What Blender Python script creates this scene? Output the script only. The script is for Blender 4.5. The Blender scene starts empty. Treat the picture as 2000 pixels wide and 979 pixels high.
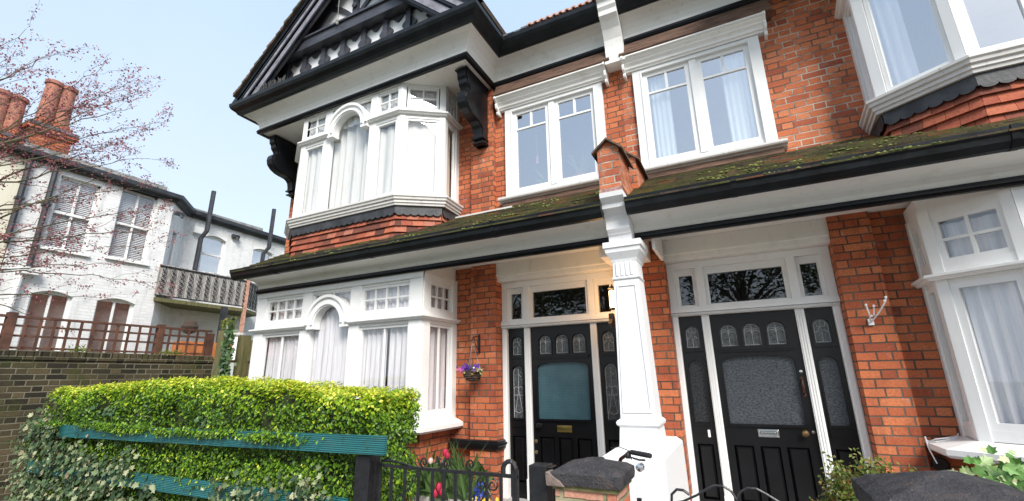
import bpy, math, random
import numpy as np
from mathutils import Vector, Matrix
from mathutils.geometry import tessellate_polygon
random.seed(7)
PI=math.pi
sc=bpy.context.scene
COL=sc.collection
GZ=-1.55            # pavement level; heights are measured from eye level

# ------------------------------------------------------------------ camera
FPX=882.1313; PITCH,ROLL,YAW=[math.radians(a) for a in (15.63368,-1.08364,-26.08375)]
Fv=Vector((math.sin(YAW)*math.cos(PITCH),math.cos(YAW)*math.cos(PITCH),math.sin(PITCH)))
R0=Fv.cross(Vector((0,0,1))).normalized(); U0=R0.cross(Fv)
Rv=R0*math.cos(ROLL)+U0*math.sin(ROLL); Uv=-R0*math.sin(ROLL)+U0*math.cos(ROLL)
cd=bpy.data.cameras.new('camera'); cam=bpy.data.objects.new('camera',cd); COL.objects.link(cam)
cam.matrix_world=Matrix(((Rv.x,Uv.x,-Fv.x,0),(Rv.y,Uv.y,-Fv.y,0),(Rv.z,Uv.z,-Fv.z,0),(0,0,0,1)))
cd.sensor_fit='HORIZONTAL'; cd.sensor_width=36; cd.lens=FPX/2000*36; cd.clip_start=.05; cd.clip_end=3000
sc.camera=cam

# ------------------------------------------------------------------ node helper
class G:
    def __init__(s,name):
        s.mat=bpy.data.materials.new(name); s.mat.use_nodes=True
        s.nt=s.mat.node_tree; s.nt.nodes.clear()
        s.out=s.n('ShaderNodeOutputMaterial')
    def n(s,t,**k):
        n=s.nt.nodes.new(t)
        for a,b in k.items(): setattr(n,a,b)
        return n
    def set(s,n,i,v):
        if hasattr(v,'is_linked') or isinstance(v,bpy.types.NodeSocket): s.nt.links.new(v,n.inputs[i])
        elif v is not None: n.inputs[i].default_value=v
    def m(s,op,a,b=None,c=None):
        n=s.n('ShaderNodeMath',operation=op); s.set(n,0,a); s.set(n,1,b); s.set(n,2,c); return n.outputs[0]
    def noise(s,vec,scale,detail=3,rough=.55,dist=0):
        n=s.n('ShaderNodeTexNoise'); s.set(n,'Vector',vec); n.inputs['Scale'].default_value=scale
        n.inputs['Detail'].default_value=detail; n.inputs['Roughness'].default_value=rough; n.inputs['Distortion'].default_value=dist
        return n.outputs['Fac']
    def ss(s,v,a,b,c=0.,d=1.):
        n=s.n('ShaderNodeMapRange',interpolation_type='SMOOTHSTEP'); s.set(n,0,v)
        for i,x in enumerate((a,b,c,d)): n.inputs[i+1].default_value=x
        return n.outputs[0]
    def ramp(s,f,stops,const=False):
        n=s.n('ShaderNodeValToRGB'); e=n.color_ramp.elements
        if const: n.color_ramp.interpolation='CONSTANT'
        while len(e)<len(stops): e.new(.5)
        for i,(p,c) in enumerate(stops): e[i].position=p; e[i].color=(*c,1)
        s.set(n,0,f); return n.outputs[0]
    def mix(s,f,a,b,mode='MIX'):
        n=s.n('ShaderNodeMix',data_type='RGBA',blend_type=mode); s.set(n,0,f)
        for i,v in ((6,a),(7,b)):
            if isinstance(v,tuple): v=(*v[:3],1)
            s.set(n,i,v)
        return n.outputs[2]
    def obj(s): return s.n('ShaderNodeTexCoord').outputs['Object']
    def scale(s,v,x,y,z):
        n=s.n('ShaderNodeMapping'); s.set(n,0,v); n.inputs['Scale'].default_value=(x,y,z); return n.outputs[0]
    def attr(s,name='rnd'):
        return s.n('ShaderNodeAttribute',attribute_name=name).outputs['Fac']
    def bump(s,h,st,dist):
        n=s.n('ShaderNodeBump'); s.set(n,'Height',h); n.inputs['Strength'].default_value=st; n.inputs['Distance'].default_value=dist
        return n.outputs[0]
    def bsdf(s,col,rough=.6,nrm=None,spec=.5,metal=0,coat=0,trans=None):
        p=s.n('ShaderNodeBsdfPrincipled')
        if isinstance(col,tuple): col=(*col[:3],1)
        s.set(p,'Base Color',col); s.set(p,'Roughness',rough); p.inputs['Specular IOR Level'].default_value=spec
        p.inputs['Metallic'].default_value=metal; p.inputs['Coat Weight'].default_value=coat
        if nrm: s.set(p,'Normal',nrm)
        o=p.outputs[0]
        if trans:
            t=s.n('ShaderNodeBsdfTranslucent'); s.set(t,0,col)
            mx=s.n('ShaderNodeMixShader'); mx.inputs[0].default_value=trans
            s.nt.links.new(o,mx.inputs[1]); s.nt.links.new(t.outputs[0],mx.inputs[2]); o=mx.outputs[0]
        s.nt.links.new(o,s.out.inputs[0]); return s.mat

def plain(name,col,rough=.6,var=.15,vs=6,bump=0,bs=40,spec=.5,metal=0,coat=0,col2=None,stretch=(1,1,1)):
    g=G(name); c=g.obj(); v=g.scale(c,*stretch)
    f=g.noise(v,vs,4); c2=col2 or tuple(x*(1-var) for x in col); c1=tuple(min(1,x*(1+var*.5)) for x in col)
    cc=g.ramp(f,[(.35,c2),(.65,c1)])
    n=g.bump(g.noise(v,bs,3),bump,.01) if bump else None
    return g.bsdf(cc,rough,n,spec,metal,coat)

def brickmat(name,stops,mortar,mortar2,ch=.0766,flemish=True,rough=.85,jw=.0055,fade=None,moss=0,L=.225,warp=.006):
    g=G(name); uv=g.n('ShaderNodeTexCoord').outputs['UV']
    sp=g.n('ShaderNodeSeparateXYZ'); g.set(sp,0,uv)
    nz=g.n('ShaderNodeTexNoise'); g.set(nz,'Vector',uv); nz.inputs['Scale'].default_value=9; nz.inputs['Detail'].default_value=4
    spn=g.n('ShaderNodeSeparateXYZ'); g.nt.links.new(nz.outputs['Color'],spn.inputs[0])
    u=g.m('ADD',sp.outputs[0],g.m('MULTIPLY',g.m('SUBTRACT',spn.outputs[0],.5),warp*2))
    v=g.m('ADD',sp.outputs[1],g.m('MULTIPLY',g.m('SUBTRACT',spn.outputs[1],.5),warp*1.6))
    row=g.m('FLOOR',g.m('DIVIDE',v,ch)); par=g.m('FLOORED_MODULO',row,2.)
    Uw=L*1.5 if flemish else L
    wr=g.n('ShaderNodeTexWhiteNoise',noise_dimensions='1D'); g.set(wr,'W',row)
    u2=g.m('ADD',u,g.m('ADD',g.m('MULTIPLY',par,Uw*.5),g.m('MULTIPLY',wr.outputs[0],.03)))
    cell=g.m('FLOOR',g.m('DIVIDE',u2,Uw)); t=g.m('SUBTRACT',u2,g.m('MULTIPLY',cell,Uw))
    if flemish:
        hd=g.m('GREATER_THAN',t,L)
        lx=g.m('SUBTRACT',t,g.m('MULTIPLY',hd,L)); w=g.m('SUBTRACT',L,g.m('MULTIPLY',hd,L*.5))
    else: hd=0.; lx=t; w=L
    dx=g.m('MINIMUM',lx,g.m('SUBTRACT',w,lx))
    lz=g.m('SUBTRACT',v,g.m('MULTIPLY',row,ch)); dz=g.m('MINIMUM',lz,g.m('SUBTRACT',ch,lz))
    d=g.m('MINIMUM',dx,dz); mask=g.ss(d,jw*.75,jw*1.5)
    cid=g.n('ShaderNodeCombineXYZ'); g.set(cid,0,g.m('ADD',g.m('MULTIPLY',cell,2.),hd)); g.set(cid,1,row)
    wn=g.n('ShaderNodeTexWhiteNoise',noise_dimensions='3D'); g.set(wn,0,cid.outputs[0])
    bc=g.ramp(wn.outputs[0],stops)
    fine=g.noise(uv,60,4,.65); mid=g.noise(uv,3.2,4,.6)
    bc=g.mix(g.ss(fine,.35,.75,0,.45),bc,tuple(c*.55 for c in stops[0][1]))
    bc=g.mix(g.ss(mid,.5,.75,0,.4),bc,tuple(c*.5 for c in stops[0][1]))
    bc=g.mix(g.ss(g.noise(g.scale(uv,1.6,.30,1),2.2,5,.7),.50,.72,0,.5),bc,tuple(.35*c+.012 for c in stops[0][1]))
    if fade: bc=g.mix(g.ss(g.noise(uv,4.5,4,.7),.6,.72,0,.55),bc,fade)
    mc=g.mix(g.ss(g.noise(uv,2.3,3),.42,.6),mortar,mortar2)
    col=g.mix(mask,mc,bc)
    if moss:
        mz=g.noise(uv,2.6,5,.7); col=g.mix(g.m('MULTIPLY',g.ss(mz,.5,.66),moss),col,(.05,.06,.012))
    h=g.m('ADD',g.m('MULTIPLY',mask,1.),g.m('MULTIPLY',fine,.5))
    return g.bsdf(col,rough,g.bump(h,.9,.006),.25)

M={}
orange=[(0,(.32,.09,.052)),(.08,(.42,.115,.06)),(.22,(.55,.155,.066)),(.6,(.59,.19,.085)),(.85,(.66,.235,.11)),(1,(.53,.18,.095))]
M['brick']=brickmat('red_brick',orange,(.16,.12,.09),(.30,.24,.19))
M['brick_up']=brickmat('red_brick_repointed',orange,(.13,.10,.08),(.55,.47,.39),fade=(.42,.25,.17))
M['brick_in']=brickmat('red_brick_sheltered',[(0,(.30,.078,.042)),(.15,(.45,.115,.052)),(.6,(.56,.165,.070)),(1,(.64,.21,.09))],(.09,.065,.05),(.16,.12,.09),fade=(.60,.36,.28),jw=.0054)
M['stock']=brickmat('yellow_stock_brick',[(0,(.022,.020,.014)),(.35,(.045,.037,.022)),(.7,(.085,.068,.036)),(1,(.12,.09,.05))],(.17,.155,.11),(.10,.095,.06),ch=.0753,jw=.0062,moss=.6,warp=.009)
M['pier']=brickmat('worn_red_brick',[(0,(.42,.10,.05)),(.5,(.55,.15,.08)),(1,(.55,.33,.24))],(.20,.19,.10),(.34,.31,.2),flemish=False,jw=.009,moss=.1,fade=(.62,.40,.30),warp=.014)
M['white_brick']=brickmat('white_painted_brick',[(0,(.82,.82,.81)),(1,(.88,.88,.87))],(.74,.74,.73),(.80,.80,.79),jw=.004)
def white(name,base=(.80,.80,.785),dirt=(.52,.49,.42),amt=.35,rough=.42,st=(3,3,1.2)):
    g=G(name); c=g.obj()
    f=g.noise(g.scale(c,*st),3.2,5,.62); f2=g.noise(c,38,3)
    col=g.mix(g.ss(f,.52,.78,0,amt),base,dirt)
    col=g.mix(g.ss(f2,.6,.8,0,.12),col,dirt)
    f3=g.noise(g.scale(c,14,14,.9),1.6,4,.7); col=g.mix(g.ss(f3,.60,.74,0,amt*.8),col,tuple(x*.7 for x in dirt))
    return g.bsdf(col,rough,g.bump(f2,.15,.004),.4)
M['white']=white('white_gloss_paint',amt=.16)
M['cream']=white('offwhite_render',(.85,.84,.81),(.52,.47,.39),.36,.7,(1.4,1.4,2.2))
M['soffit']=white('white_soffit',(.80,.79,.75),(.48,.44,.36),.4,.7)
M['masonry']=white('white_masonry_paint',(.78,.78,.785),(.6,.58,.52),.25,.6,(1,1,1))
M['black']=plain('black_gloss_paint',(.008,.009,.011),.3,.3,4,.12,30,.3)
M['blackdoor']=plain('black_door_paint',(.006,.006,.007),.3,.3,4,.06,30,.35)
M['gutter']=plain('black_gutter_paint',(.010,.012,.015),.36,.5,5,.25,25,.3,col2=(.005,.006,.007))
M['timber']=plain('sky_greyed_black_timber',(.052,.052,.064),.42,.35,5,.3,25,.5,stretch=(1,1,3))  # black paint, its colour lifted to grey to imitate reflected sky
M['sheentrim']=plain('sky_sheen_grey_moulding',(.25,.24,.27),.5,.35,9,.3,30)  # sky sheen on the black mouldings, painted in as a pale grey base
M['lead']=plain('lead_sheet',(.045,.047,.052),.5,.4,7,.35,20,.4,col2=(.022,.024,.027))
M['wood']=plain('bare_brown_wood',(.16,.09,.06),.8,.5,9,.5,30,stretch=(.6,1,8))
M['darkwood']=plain('stained_trellis_wood',(.105,.045,.028),.75,.5,6,.4,30)
M['post']=plain('mossy_oak_post',(.14,.115,.06),.85,.5,5,.5,25,col2=(.09,.10,.025),stretch=(5,5,.6))
def stonem():
    g=G('dark_coping_stone'); c=g.obj(); f=g.noise(c,7,5,.7); f2=g.noise(c,70,3,.7)
    col=g.ramp(f,[(.32,(.026,.025,.028)),(.55,(.055,.052,.055)),(.68,(.085,.06,.052)),(.8,(.14,.085,.065))])
    col=g.mix(g.ss(f2,.64,.72,0,.8),col,(.20,.19,.18)); col=g.mix(g.ss(f2,.30,.40,.6,0),col,(.012,.012,.014))
    return g.bsdf(col,.9,g.bump(g.m('ADD',f2,f),1.,.012),.25)
M['stone']=stonem()
M['stone2']=plain('broken_stone_patch',(.17,.13,.11),.9,.4,9,.8,50,.3)
M['redcoping']=plain('brown_clay_coping',(.11,.065,.045),.8,.5,12,.6,40,col2=(.06,.05,.03))
M['mortarpatch']=plain('crumbling_pink_mortar',(.42,.25,.22),.95,.4,30,1.,60)
M['room']=plain('room_plaster',(.50,.50,.50),.8,.1)
M['path']=plain('path_tiles',(.42,.41,.38),.85,.3,3,.3,40)
M['soil']=plain('garden_soil',(.07,.05,.035),.95,.5,8,.8,30)
M['pave']=plain('paving_slabs',(.42,.41,.385),.85,.25,2,.2,50)
M['grass']=plain('grass_verge',(.06,.095,.02),.95,.5,8,.8,60,col2=(.04,.05,.015))
M['terracotta']=plain('terracotta',(.38,.15,.095),.85,.3,12,.3,40,col2=(.20,.09,.065))
M['claypink']=plain('pale_clay_tile',(.55,.30,.22),.8,.3,12,.3,40)
M['brass']=plain('brass',(.62,.46,.15),.3,.3,9,metal=1)
M['agedbrass']=plain('aged_brass',(.36,.24,.12),.4,.4,12,metal=1)
M['chrome']=plain('chrome',(.72,.72,.72),.2,.1,9,metal=1)
M['came']=plain('lead_came',(.48,.49,.50),.5,.2)
M['whiteplastic']=plain('white_plastic',(.8,.8,.8),.35,.05)
M['rubber']=plain('black_rubber',(.02,.02,.022),.6,.3,40,.5,120)
M['ironred']=plain('rusty_bar',(.12,.05,.035),.4,.5,20,metal=.6)
M['iron']=plain('black_wrought_iron',(.012,.012,.014),.4,.4,20,.3,60)
M['slate']=plain('grey_slate',(.10,.10,.11),.7,.3,12,.3,40)
M['bgblack']=plain('dark_fascia',(.03,.033,.04),.5,.4)
M['orangewood']=plain('orange_teak',(.52,.17,.05),.6,.2,5)
M['cement']=plain('grey_cement',(.30,.30,.29),.9,.4,5,.4,30)
M['creamwall']=white('cream_stucco',(.72,.69,.56),(.5,.47,.36),.3,.8)
M['balwood']=plain('weathered_balcony_slats',(.42,.40,.37),.9,.55,5,.4,30,col2=(.20,.185,.17),stretch=(8,8,.8))
M['wicker']=plain('wicker_basket',(.075,.05,.035),.9,.6,60,1,90)
M['stem']=plain('plant_stem',(.10,.15,.04),.7,.3)
M['bark']=plain('tree_bark',(.075,.05,.042),.85,.4,14,.6,40)
M['barkgreen']=plain('mossy_bark',(.11,.10,.055),.85,.4,14,.6,40)
def blossom(name,c1,c2,tr=.3):
    g=G(name); return g.bsdf(g.ramp(g.attr(),[(0,c1),(1,c2)]),.6,None,.3,trans=tr)
def leafm(name,stops,tr=.3,rough=.4):
    g=G(name); return g.bsdf(g.ramp(g.attr(),stops),rough,None,.4,trans=tr)
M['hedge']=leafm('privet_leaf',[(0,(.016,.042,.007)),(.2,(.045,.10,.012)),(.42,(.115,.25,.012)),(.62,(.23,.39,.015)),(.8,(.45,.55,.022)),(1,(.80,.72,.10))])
M['hedgecore']=plain('hedge_twig_core',(.035,.045,.012),.95,.5,14,.8,40)
M['ivy']=leafm('ivy_leaf',[(0,(.025,.05,.02)),(.4,(.055,.10,.04)),(.62,(.10,.16,.065)),(.76,(.17,.21,.10)),(.90,(.40,.41,.24)),(1,(.20,.13,.07))],.12)
M['ivydark']=leafm('dark_ivy_leaf',[(0,(.02,.05,.018)),(.6,(.06,.12,.04)),(1,(.14,.22,.08))],.15)
M['ivyvar']=leafm('variegated_ivy_leaf',[(0,(.06,.15,.03)),(.4,(.12,.27,.05)),(.7,(.22,.38,.12)),(1,(.62,.62,.36))],.2)
M['shrub']=leafm('box_shrub_leaf',[(0,(.03,.055,.012)),(.4,(.075,.12,.02)),(.8,(.20,.23,.04)),(1,(.26,.11,.03))],.2)
M['tulipleaf']=leafm('tulip_leaf',[(0,(.05,.11,.035)),(1,(.17,.27,.09))],.25)
M['treeleaf']=leafm('plane_tree_leaf',[(0,(.02,.04,.012)),(1,(.07,.11,.03))],.2)
M['blossom']=blossom('plum_blossom',(.22,.055,.065),(.52,.22,.23))
M['violet']=blossom('purple_pansy',(.06,.015,.22),(.22,.07,.50))
M['pink']=blossom('pink_pansy',(.55,.06,.30),(.75,.2,.5))
M['red']=blossom('red_tulip',(.45,.02,.05),(.65,.05,.12))
M['palepink']=blossom('pale_pink_tulip',(.75,.5,.45),(.85,.65,.6))
M['yellow']=blossom('yellow_pansy',(.7,.5,.03),(.8,.65,.1))
M['blueflower']=blossom('blue_pansy',(.02,.04,.25),(.08,.12,.5))
def rooftile(name,stops,moss):
    g=G(name); c=g.obj(); a=g.attr(); col=g.ramp(a,stops); f=g.noise(c,35,4,.7)
    col=g.mix(g.ss(f,.4,.75,0,.4),col,(.02,.017,.014))
    ge=g.n('ShaderNodeNewGeometry'); sp=g.n('ShaderNodeSeparateXYZ'); g.set(sp,0,ge.outputs['True Normal'])
    butt=g.ss(sp.outputs[1],-.75,-.55,.8,.10)
    m1=g.noise(g.scale(c,1,2.2,2.2),2.3,5,.7); m2=g.noise(c,45,3,.7)
    k=g.m('MULTIPLY',g.m('MULTIPLY',g.ss(m1,.36,.58),g.ss(m2,.30,.55,.35,1)),butt)
    col=g.mix(k,col,moss)
    return g.bsdf(col,.9,g.bump(f,.6,.01),.2)
def tilemat(name,stops,moss=None,mamt=1.):
    g=G(name); c=g.obj(); a=g.attr(); col=g.ramp(a,stops); f=g.noise(c,35,4,.7)
    col=g.mix(g.ss(f,.4,.75,0,.35),col,tuple(x*.4 for x in stops[0][1]))
    if moss:
        m1=g.noise(c,5,5,.75); m2=g.noise(c,55,3,.7)
        k=g.m('MULTIPLY',g.ss(m1,.40,.60),g.ss(m2,.35,.55))
        col=g.mix(g.m('MULTIPLY',k,mamt),col,moss)
    return g.bsdf(col,.9,g.bump(f,.6,.01),.2)
M['apron']=tilemat('red_hanging_tile',[(0,(.10,.045,.035)),(.2,(.22,.075,.05)),(.45,(.36,.10,.06)),(.8,(.46,.14,.075)),(1,(.40,.16,.11))])
M['rooftile']=rooftile('mossy_roof_tile',[(0,(.06,.05,.043)),(.5,(.125,.095,.078)),(.9,(.20,.14,.11)),(.97,(.34,.11,.07)),(1,(.38,.13,.08))],(.15,.16,.05))
M['maintile']=tilemat('brown_roof_tile',[(0,(.05,.04,.035)),(1,(.15,.09,.07))],(.10,.11,.05),.4)
def boards():
    g=G('reeded_teal_boards'); c=g.obj(); sp=g.n('ShaderNodeSeparateXYZ'); g.set(sp,0,c)
    w=g.m('SINE',g.m('MULTIPLY',sp.outputs[2],2*PI/.0125)); f=g.noise(g.scale(c,1,1,6),5,4)
    col=g.ramp(f,[(.3,(.012,.105,.115)),(.7,(.022,.165,.17))]); col=g.mix(g.ss(w,-.9,-.4,.6,0),col,(.005,.045,.05)); col=g.mix(g.ss(g.noise(g.scale(c,1,1,3),3,5,.7),.5,.72,0,.5),col,(.06,.13,.115)); col=g.mix(g.ss(g.noise(c,9,5,.7),.56,.7,0,.7),col,(.02,.055,.03))
    return g.bsdf(col,.5,g.bump(w,.6,.004),.4)
M['teal']=boards()
def curtainm(name,a,b,tr=.35):
    g=G(name); c=g.obj(); f=g.noise(g.scale(c,25,25,1.2),2,4)
    return g.bsdf(g.ramp(f,[(.3,a),(.7,b)]),.9,None,.1,trans=tr)
M['net']=curtainm('white_net_curtain',(.60,.60,.57),(.72,.72,.69),.06)
M['grey_curtain']=curtainm('grey_sheer_curtain',(.58,.56,.58),(.74,.72,.74),.06)
M['lilac_curtain']=curtainm('pale_grey_drape',(.72,.72,.76),(.88,.88,.92),.06)
M['cream_curtain']=curtainm('cream_drape',(.50,.44,.35),(.70,.63,.53),.06)
M['aqua_curtain']=curtainm('pale_aqua_curtain',(.76,.85,.85),(.88,.94,.94),.06)
M['blind']=plain('white_slat_blind',(.72,.73,.75),.6,.05)
def glass(name,refl,tint=(1,1,1),rough=.0):
    g=G(name); t=g.n('ShaderNodeBsdfTransparent'); t.inputs[0].default_value=(*tint,1)
    gl=g.n('ShaderNodeBsdfGlossy'); gl.inputs['Roughness'].default_value=rough; gl.inputs[0].default_value=(.95,.97,1,1)
    wob=g.bump(g.noise(g.obj(),3,2),.05,.02); g.nt.links.new(wob,gl.inputs['Normal'])
    lw=g.n('ShaderNodeLayerWeight'); lw.inputs[0].default_value=.5     # Schlick curve, the same from both sides
    f=g.m('ADD',g.m('MULTIPLY',g.m('POWER',lw.outputs['Facing'],4.5),.85),refl+.03)
    mx=g.n('ShaderNodeMixShader'); g.nt.links.new(f,mx.inputs[0]); g.nt.links.new(t.outputs[0],mx.inputs[1]); g.nt.links.new(gl.outputs[0],mx.inputs[2])
    g.nt.links.new(mx.outputs[0],g.out.inputs[0]); return g.mat
M['glass']=glass('window_glass',.10)
M['glass2']=glass('sky_reflecting_glass',.48)
M['glassfan']=glass('fanlight_glass',.06,(.5,.5,.5))
def frosted(name,a,b,dots=False,rough=.18,sc_=55,st=(1,1,1)):
    g=G(name); c=g.obj(); f=g.noise(g.scale(c,*st),sc_,3,.6)
    col=g.ramp(f,[(.35,a),(.65,b)])
    if dots:
        sp=g.n('ShaderNodeSeparateXYZ'); g.set(sp,0,c)
        x=g.m('MULTIPLY',sp.outputs[0],2*PI/.036); z=g.m('MULTIPLY',sp.outputs[2],2*PI/.036)
        d=g.m('MULTIPLY',g.m('SINE',g.m('ADD',x,z)),g.m('SINE',g.m('SUBTRACT',x,z)))
        col=g.mix(g.ss(d,.55,.8,0,.9),col,(.008,.02,.03))
    return g.bsdf(col,rough,g.bump(f,.5,.006),.5)
M['frost_dark']=frosted('hammered_glass',(.025,.028,.033),(.085,.095,.11),sc_=45,st=(1,1,2.2))
M['frost_black']=frosted('dark_hammered_glass',(.008,.009,.010),(.03,.033,.037))
M['frost_teal']=frosted('patterned_obscure_glass',(.045,.10,.12),(.065,.13,.155),True,.30,5)
M['leadglass']=frosted('leaded_cathedral_glass',(.03,.035,.037),(.11,.12,.125),sc_=40)
g=G('lit_lamp_glass'); e=g.n('ShaderNodeEmission'); e.inputs[0].default_value=(1,.62,.28,1); e.inputs[1].default_value=9; g.nt.links.new(e.outputs[0],g.out.inputs[0]); M['lamp']=g.mat

# ------------------------------------------------------------------ mesh builder
class MB:
    def __init__(s,M_=None): s.v=[];s.f=[];s.r=[];s.M=M_ or Matrix.Identity(4);s.cr=.5
    def add(s,vs,fs):
        k=len(s.v); s.v+=[s.M@Vector(p) for p in vs]; neg=s.M.determinant()<0
        for f in fs:
            f=[i+k for i in f]; s.f.append(f[::-1] if neg else f); s.r.append(s.cr)
        return s
    def box(s,x0,x1,y0,y1,z0,z1):
        if x0>x1:x0,x1=x1,x0
        if y0>y1:y0,y1=y1,y0
        if z0>z1:z0,z1=z1,z0
        return s.add([(x0,y0,z0),(x1,y0,z0),(x1,y1,z0),(x0,y1,z0),(x0,y0,z1),(x1,y0,z1),(x1,y1,z1),(x0,y1,z1)],
          [(3,2,1,0),(4,5,6,7),(0,1,5,4),(1,2,6,5),(2,3,7,6),(3,0,4,7)])
    def sheet(s,x0,x1,y,z0,z1): return s.add([(x0,y,z0),(x1,y,z0),(x1,y,z1),(x0,y,z1)],[(0,1,2,3)])
    def frustum(s,a,b):   # a,b=(x0,x1,y0,y1,z)
        v=[]
        for x0,x1,y0,y1,z in (a,b): v+=[(x0,y0,z),(x1,y0,z),(x1,y1,z),(x0,y1,z)]
        return s.add(v,[(3,2,1,0),(4,5,6,7),(0,1,5,4),(1,2,6,5),(2,3,7,6),(3,0,4,7)])
    def prism(s,poly,ax,lo,hi):   # poly in the two other axes; ax x:(y,z) y:(x,z) z:(x,y)
        f={'x':lambda p,t:(t,p[0],p[1]),'y':lambda p,t:(p[0],t,p[1]),'z':lambda p,t:(p[0],p[1],t)}[ax]
        n=len(poly); A=sum(poly[i][0]*poly[(i+1)%n][1]-poly[(i+1)%n][0]*poly[i][1] for i in range(n))
        if (A<0)!=(ax=='y'): poly=poly[::-1]
        v=[f(p,lo) for p in poly]+[f(p,hi) for p in poly]
        return s.add(v,[tuple(range(n))[::-1],tuple(range(n,2*n))]+[(i,(i+1)%n,n+(i+1)%n,n+i) for i in range(n)])
    def plate(s,outer,holes,y0,y1):   # polygon in (x,z) with holes, from y0 (front) to y1
        loops=[outer]+holes; pts=[p for l in loops for p in l]
        tris=tessellate_polygon([[Vector((p[0],p[1],0)) for p in l] for l in loops])
        N=len(pts); v=[(p[0],y0,p[1]) for p in pts]+[(p[0],y1,p[1]) for p in pts]; f=[]
        for t in tris:
            a,b,c=[pts[i] for i in t]
            cr=(b[0]-a[0])*(c[1]-a[1])-(b[1]-a[1])*(c[0]-a[0])
            if cr<0: t=t[::-1]
            f.append(tuple(t)); f.append(tuple(i+N for i in t[::-1]))
        k=0
        for li,l in enumerate(loops):
            n=len(l); A=sum(l[i][0]*l[(i+1)%n][1]-l[(i+1)%n][0]*l[i][1] for i in range(n))
            for i in range(n):
                a,b=k+i,k+(i+1)%n
                q=(b,a,a+N,b+N) if (A>0)==(li==0) else (a,b,b+N,a+N)
                f.append(q)
            k+=n
        return s.add(v,f)
    def sweep(s,prof,path,closed=False):
        n=len(path); m=len(prof); V=[]
        P=[Vector(p) for p in path]
        for i in range(n):
            if closed: a,b=P[i-1],P[(i+1)%n]
            else: a=P[i-1] if i else None; b=P[i+1] if i<n-1 else None
            d1=(P[i]-a).normalized() if a is not None else None; d2=(b-P[i]).normalized() if b is not None else None
            d1=d1 or d2; d2=d2 or d1
            n1=Vector((d1.y,-d1.x)); n2=Vector((d2.y,-d2.x)); mm=(n1+n2)
            mm=mm/ (1+n1.dot(n2)) if (1+n1.dot(n2))>.05 else n1
            for o,z in prof: V.append((P[i].x+mm.x*o,P[i].y+mm.y*o,z))
        A=sum(prof[i][0]*prof[(i+1)%m][1]-prof[(i+1)%m][0]*prof[i][1] for i in range(m))
        f=[]
        for i in range(n if closed else n-1):
            for j in range(m):
                q=(i*m+j,((i+1)%n)*m+j,((i+1)%n)*m+(j+1)%m,i*m+(j+1)%m)
                f.append(q if A>0 else q[::-1])
        if not closed:
            c0=tuple(range(m)); c1=tuple((n-1)*m+j for j in range(m))
            f.append(c0 if A<0 else c0[::-1]) ; f.append(c1 if A>0 else c1[::-1])
            f[-2]=f[-2][::-1]; f[-1]=f[-1][::-1]
            f[-2]=f[-2][::-1]; f[-1]=f[-1][::-1]
        return s.add(V,f)
    def tube(s,pts,r,n=6,cap=True):
        P=[Vector(p) for p in pts]; m=len(P); rr=r if isinstance(r,(list,tuple)) else [r]*m
        V=[];up=None
        for i in range(m):
            d=(P[min(i+1,m-1)]-P[max(i-1,0)]).normalized()
            if up is None: up=Vector((0,0,1)) if abs(d.z)<.9 else Vector((1,0,0))
            a=d.cross(up).normalized(); b=a.cross(d).normalized(); up=b
            for k in range(n):
                t=2*PI*k/n; V.append(tuple(P[i]+(a*math.cos(t)+b*math.sin(t))*rr[i]))
        f=[(i*n+k,i*n+(k+1)%n,(i+1)*n+(k+1)%n,(i+1)*n+k) for i in range(m-1) for k in range(n)]
        if cap: f+=[tuple(range(n))[::-1],tuple((m-1)*n+k for k in range(n))]
        return s.add(V,f)
    def lathe(s,prof,c,n=16,ax='z'):
        V=[];m=len(prof)
        for r,t in prof:
            for k in range(n):
                a=2*PI*k/n; x,y=r*math.cos(a),r*math.sin(a)
                p=(x,y,t) if ax=='z' else ((x,t,-y) if ax=='y' else (t,x,y))
                V.append((c[0]+p[0],c[1]+p[1],c[2]+p[2]))
        f=[(i*n+k,i*n+(k+1)%n,(i+1)*n+(k+1)%n,(i+1)*n+k) for i in range(m-1) for k in range(n)]
        f+=[tuple(range(n))[::-1],tuple((m-1)*n+k for k in range(n))]
        return s.add(V,f)
    def leaf(s,p,n,sz,asp=.6,r=None):
        n=Vector(n).normalized(); t=n.orthogonal().normalized(); a=random.random()*2*PI
        t=(Matrix.Rotation(a,3,n)@t); b=n.cross(t)
        p=Vector(p); s.cr=random.random() if r is None else r
        s.add([p,p+t*sz*.5+b*sz*asp*.5+n*sz*.12,p+t*sz,p+t*sz*.5-b*sz*asp*.5+n*sz*.12],[(0,1,2),(0,2,3)])
    def ivyleaf(s,p,n,sz,r=None):
        n=Vector(n).normalized(); t=n.orthogonal().normalized(); t=Matrix.Rotation(random.random()*2*PI,3,n)@t
        b=n.cross(t); p=Vector(p); s.cr=random.random() if r is None else r
        q=[(0,0),(.15,.42),(.45,.30),(.62,.5),(.66,.2),(1,0),(.66,-.2),(.62,-.5),(.45,-.30),(.15,-.42)]
        s.add([p+t*(x*sz)+b*(y*sz)+n*(abs(y)*sz*.25) for x,y in q],[(0,2,1),(0,3,2),(0,4,3),(0,5,4),(0,6,5),(0,7,6),(0,8,7),(0,9,8)])
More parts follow.
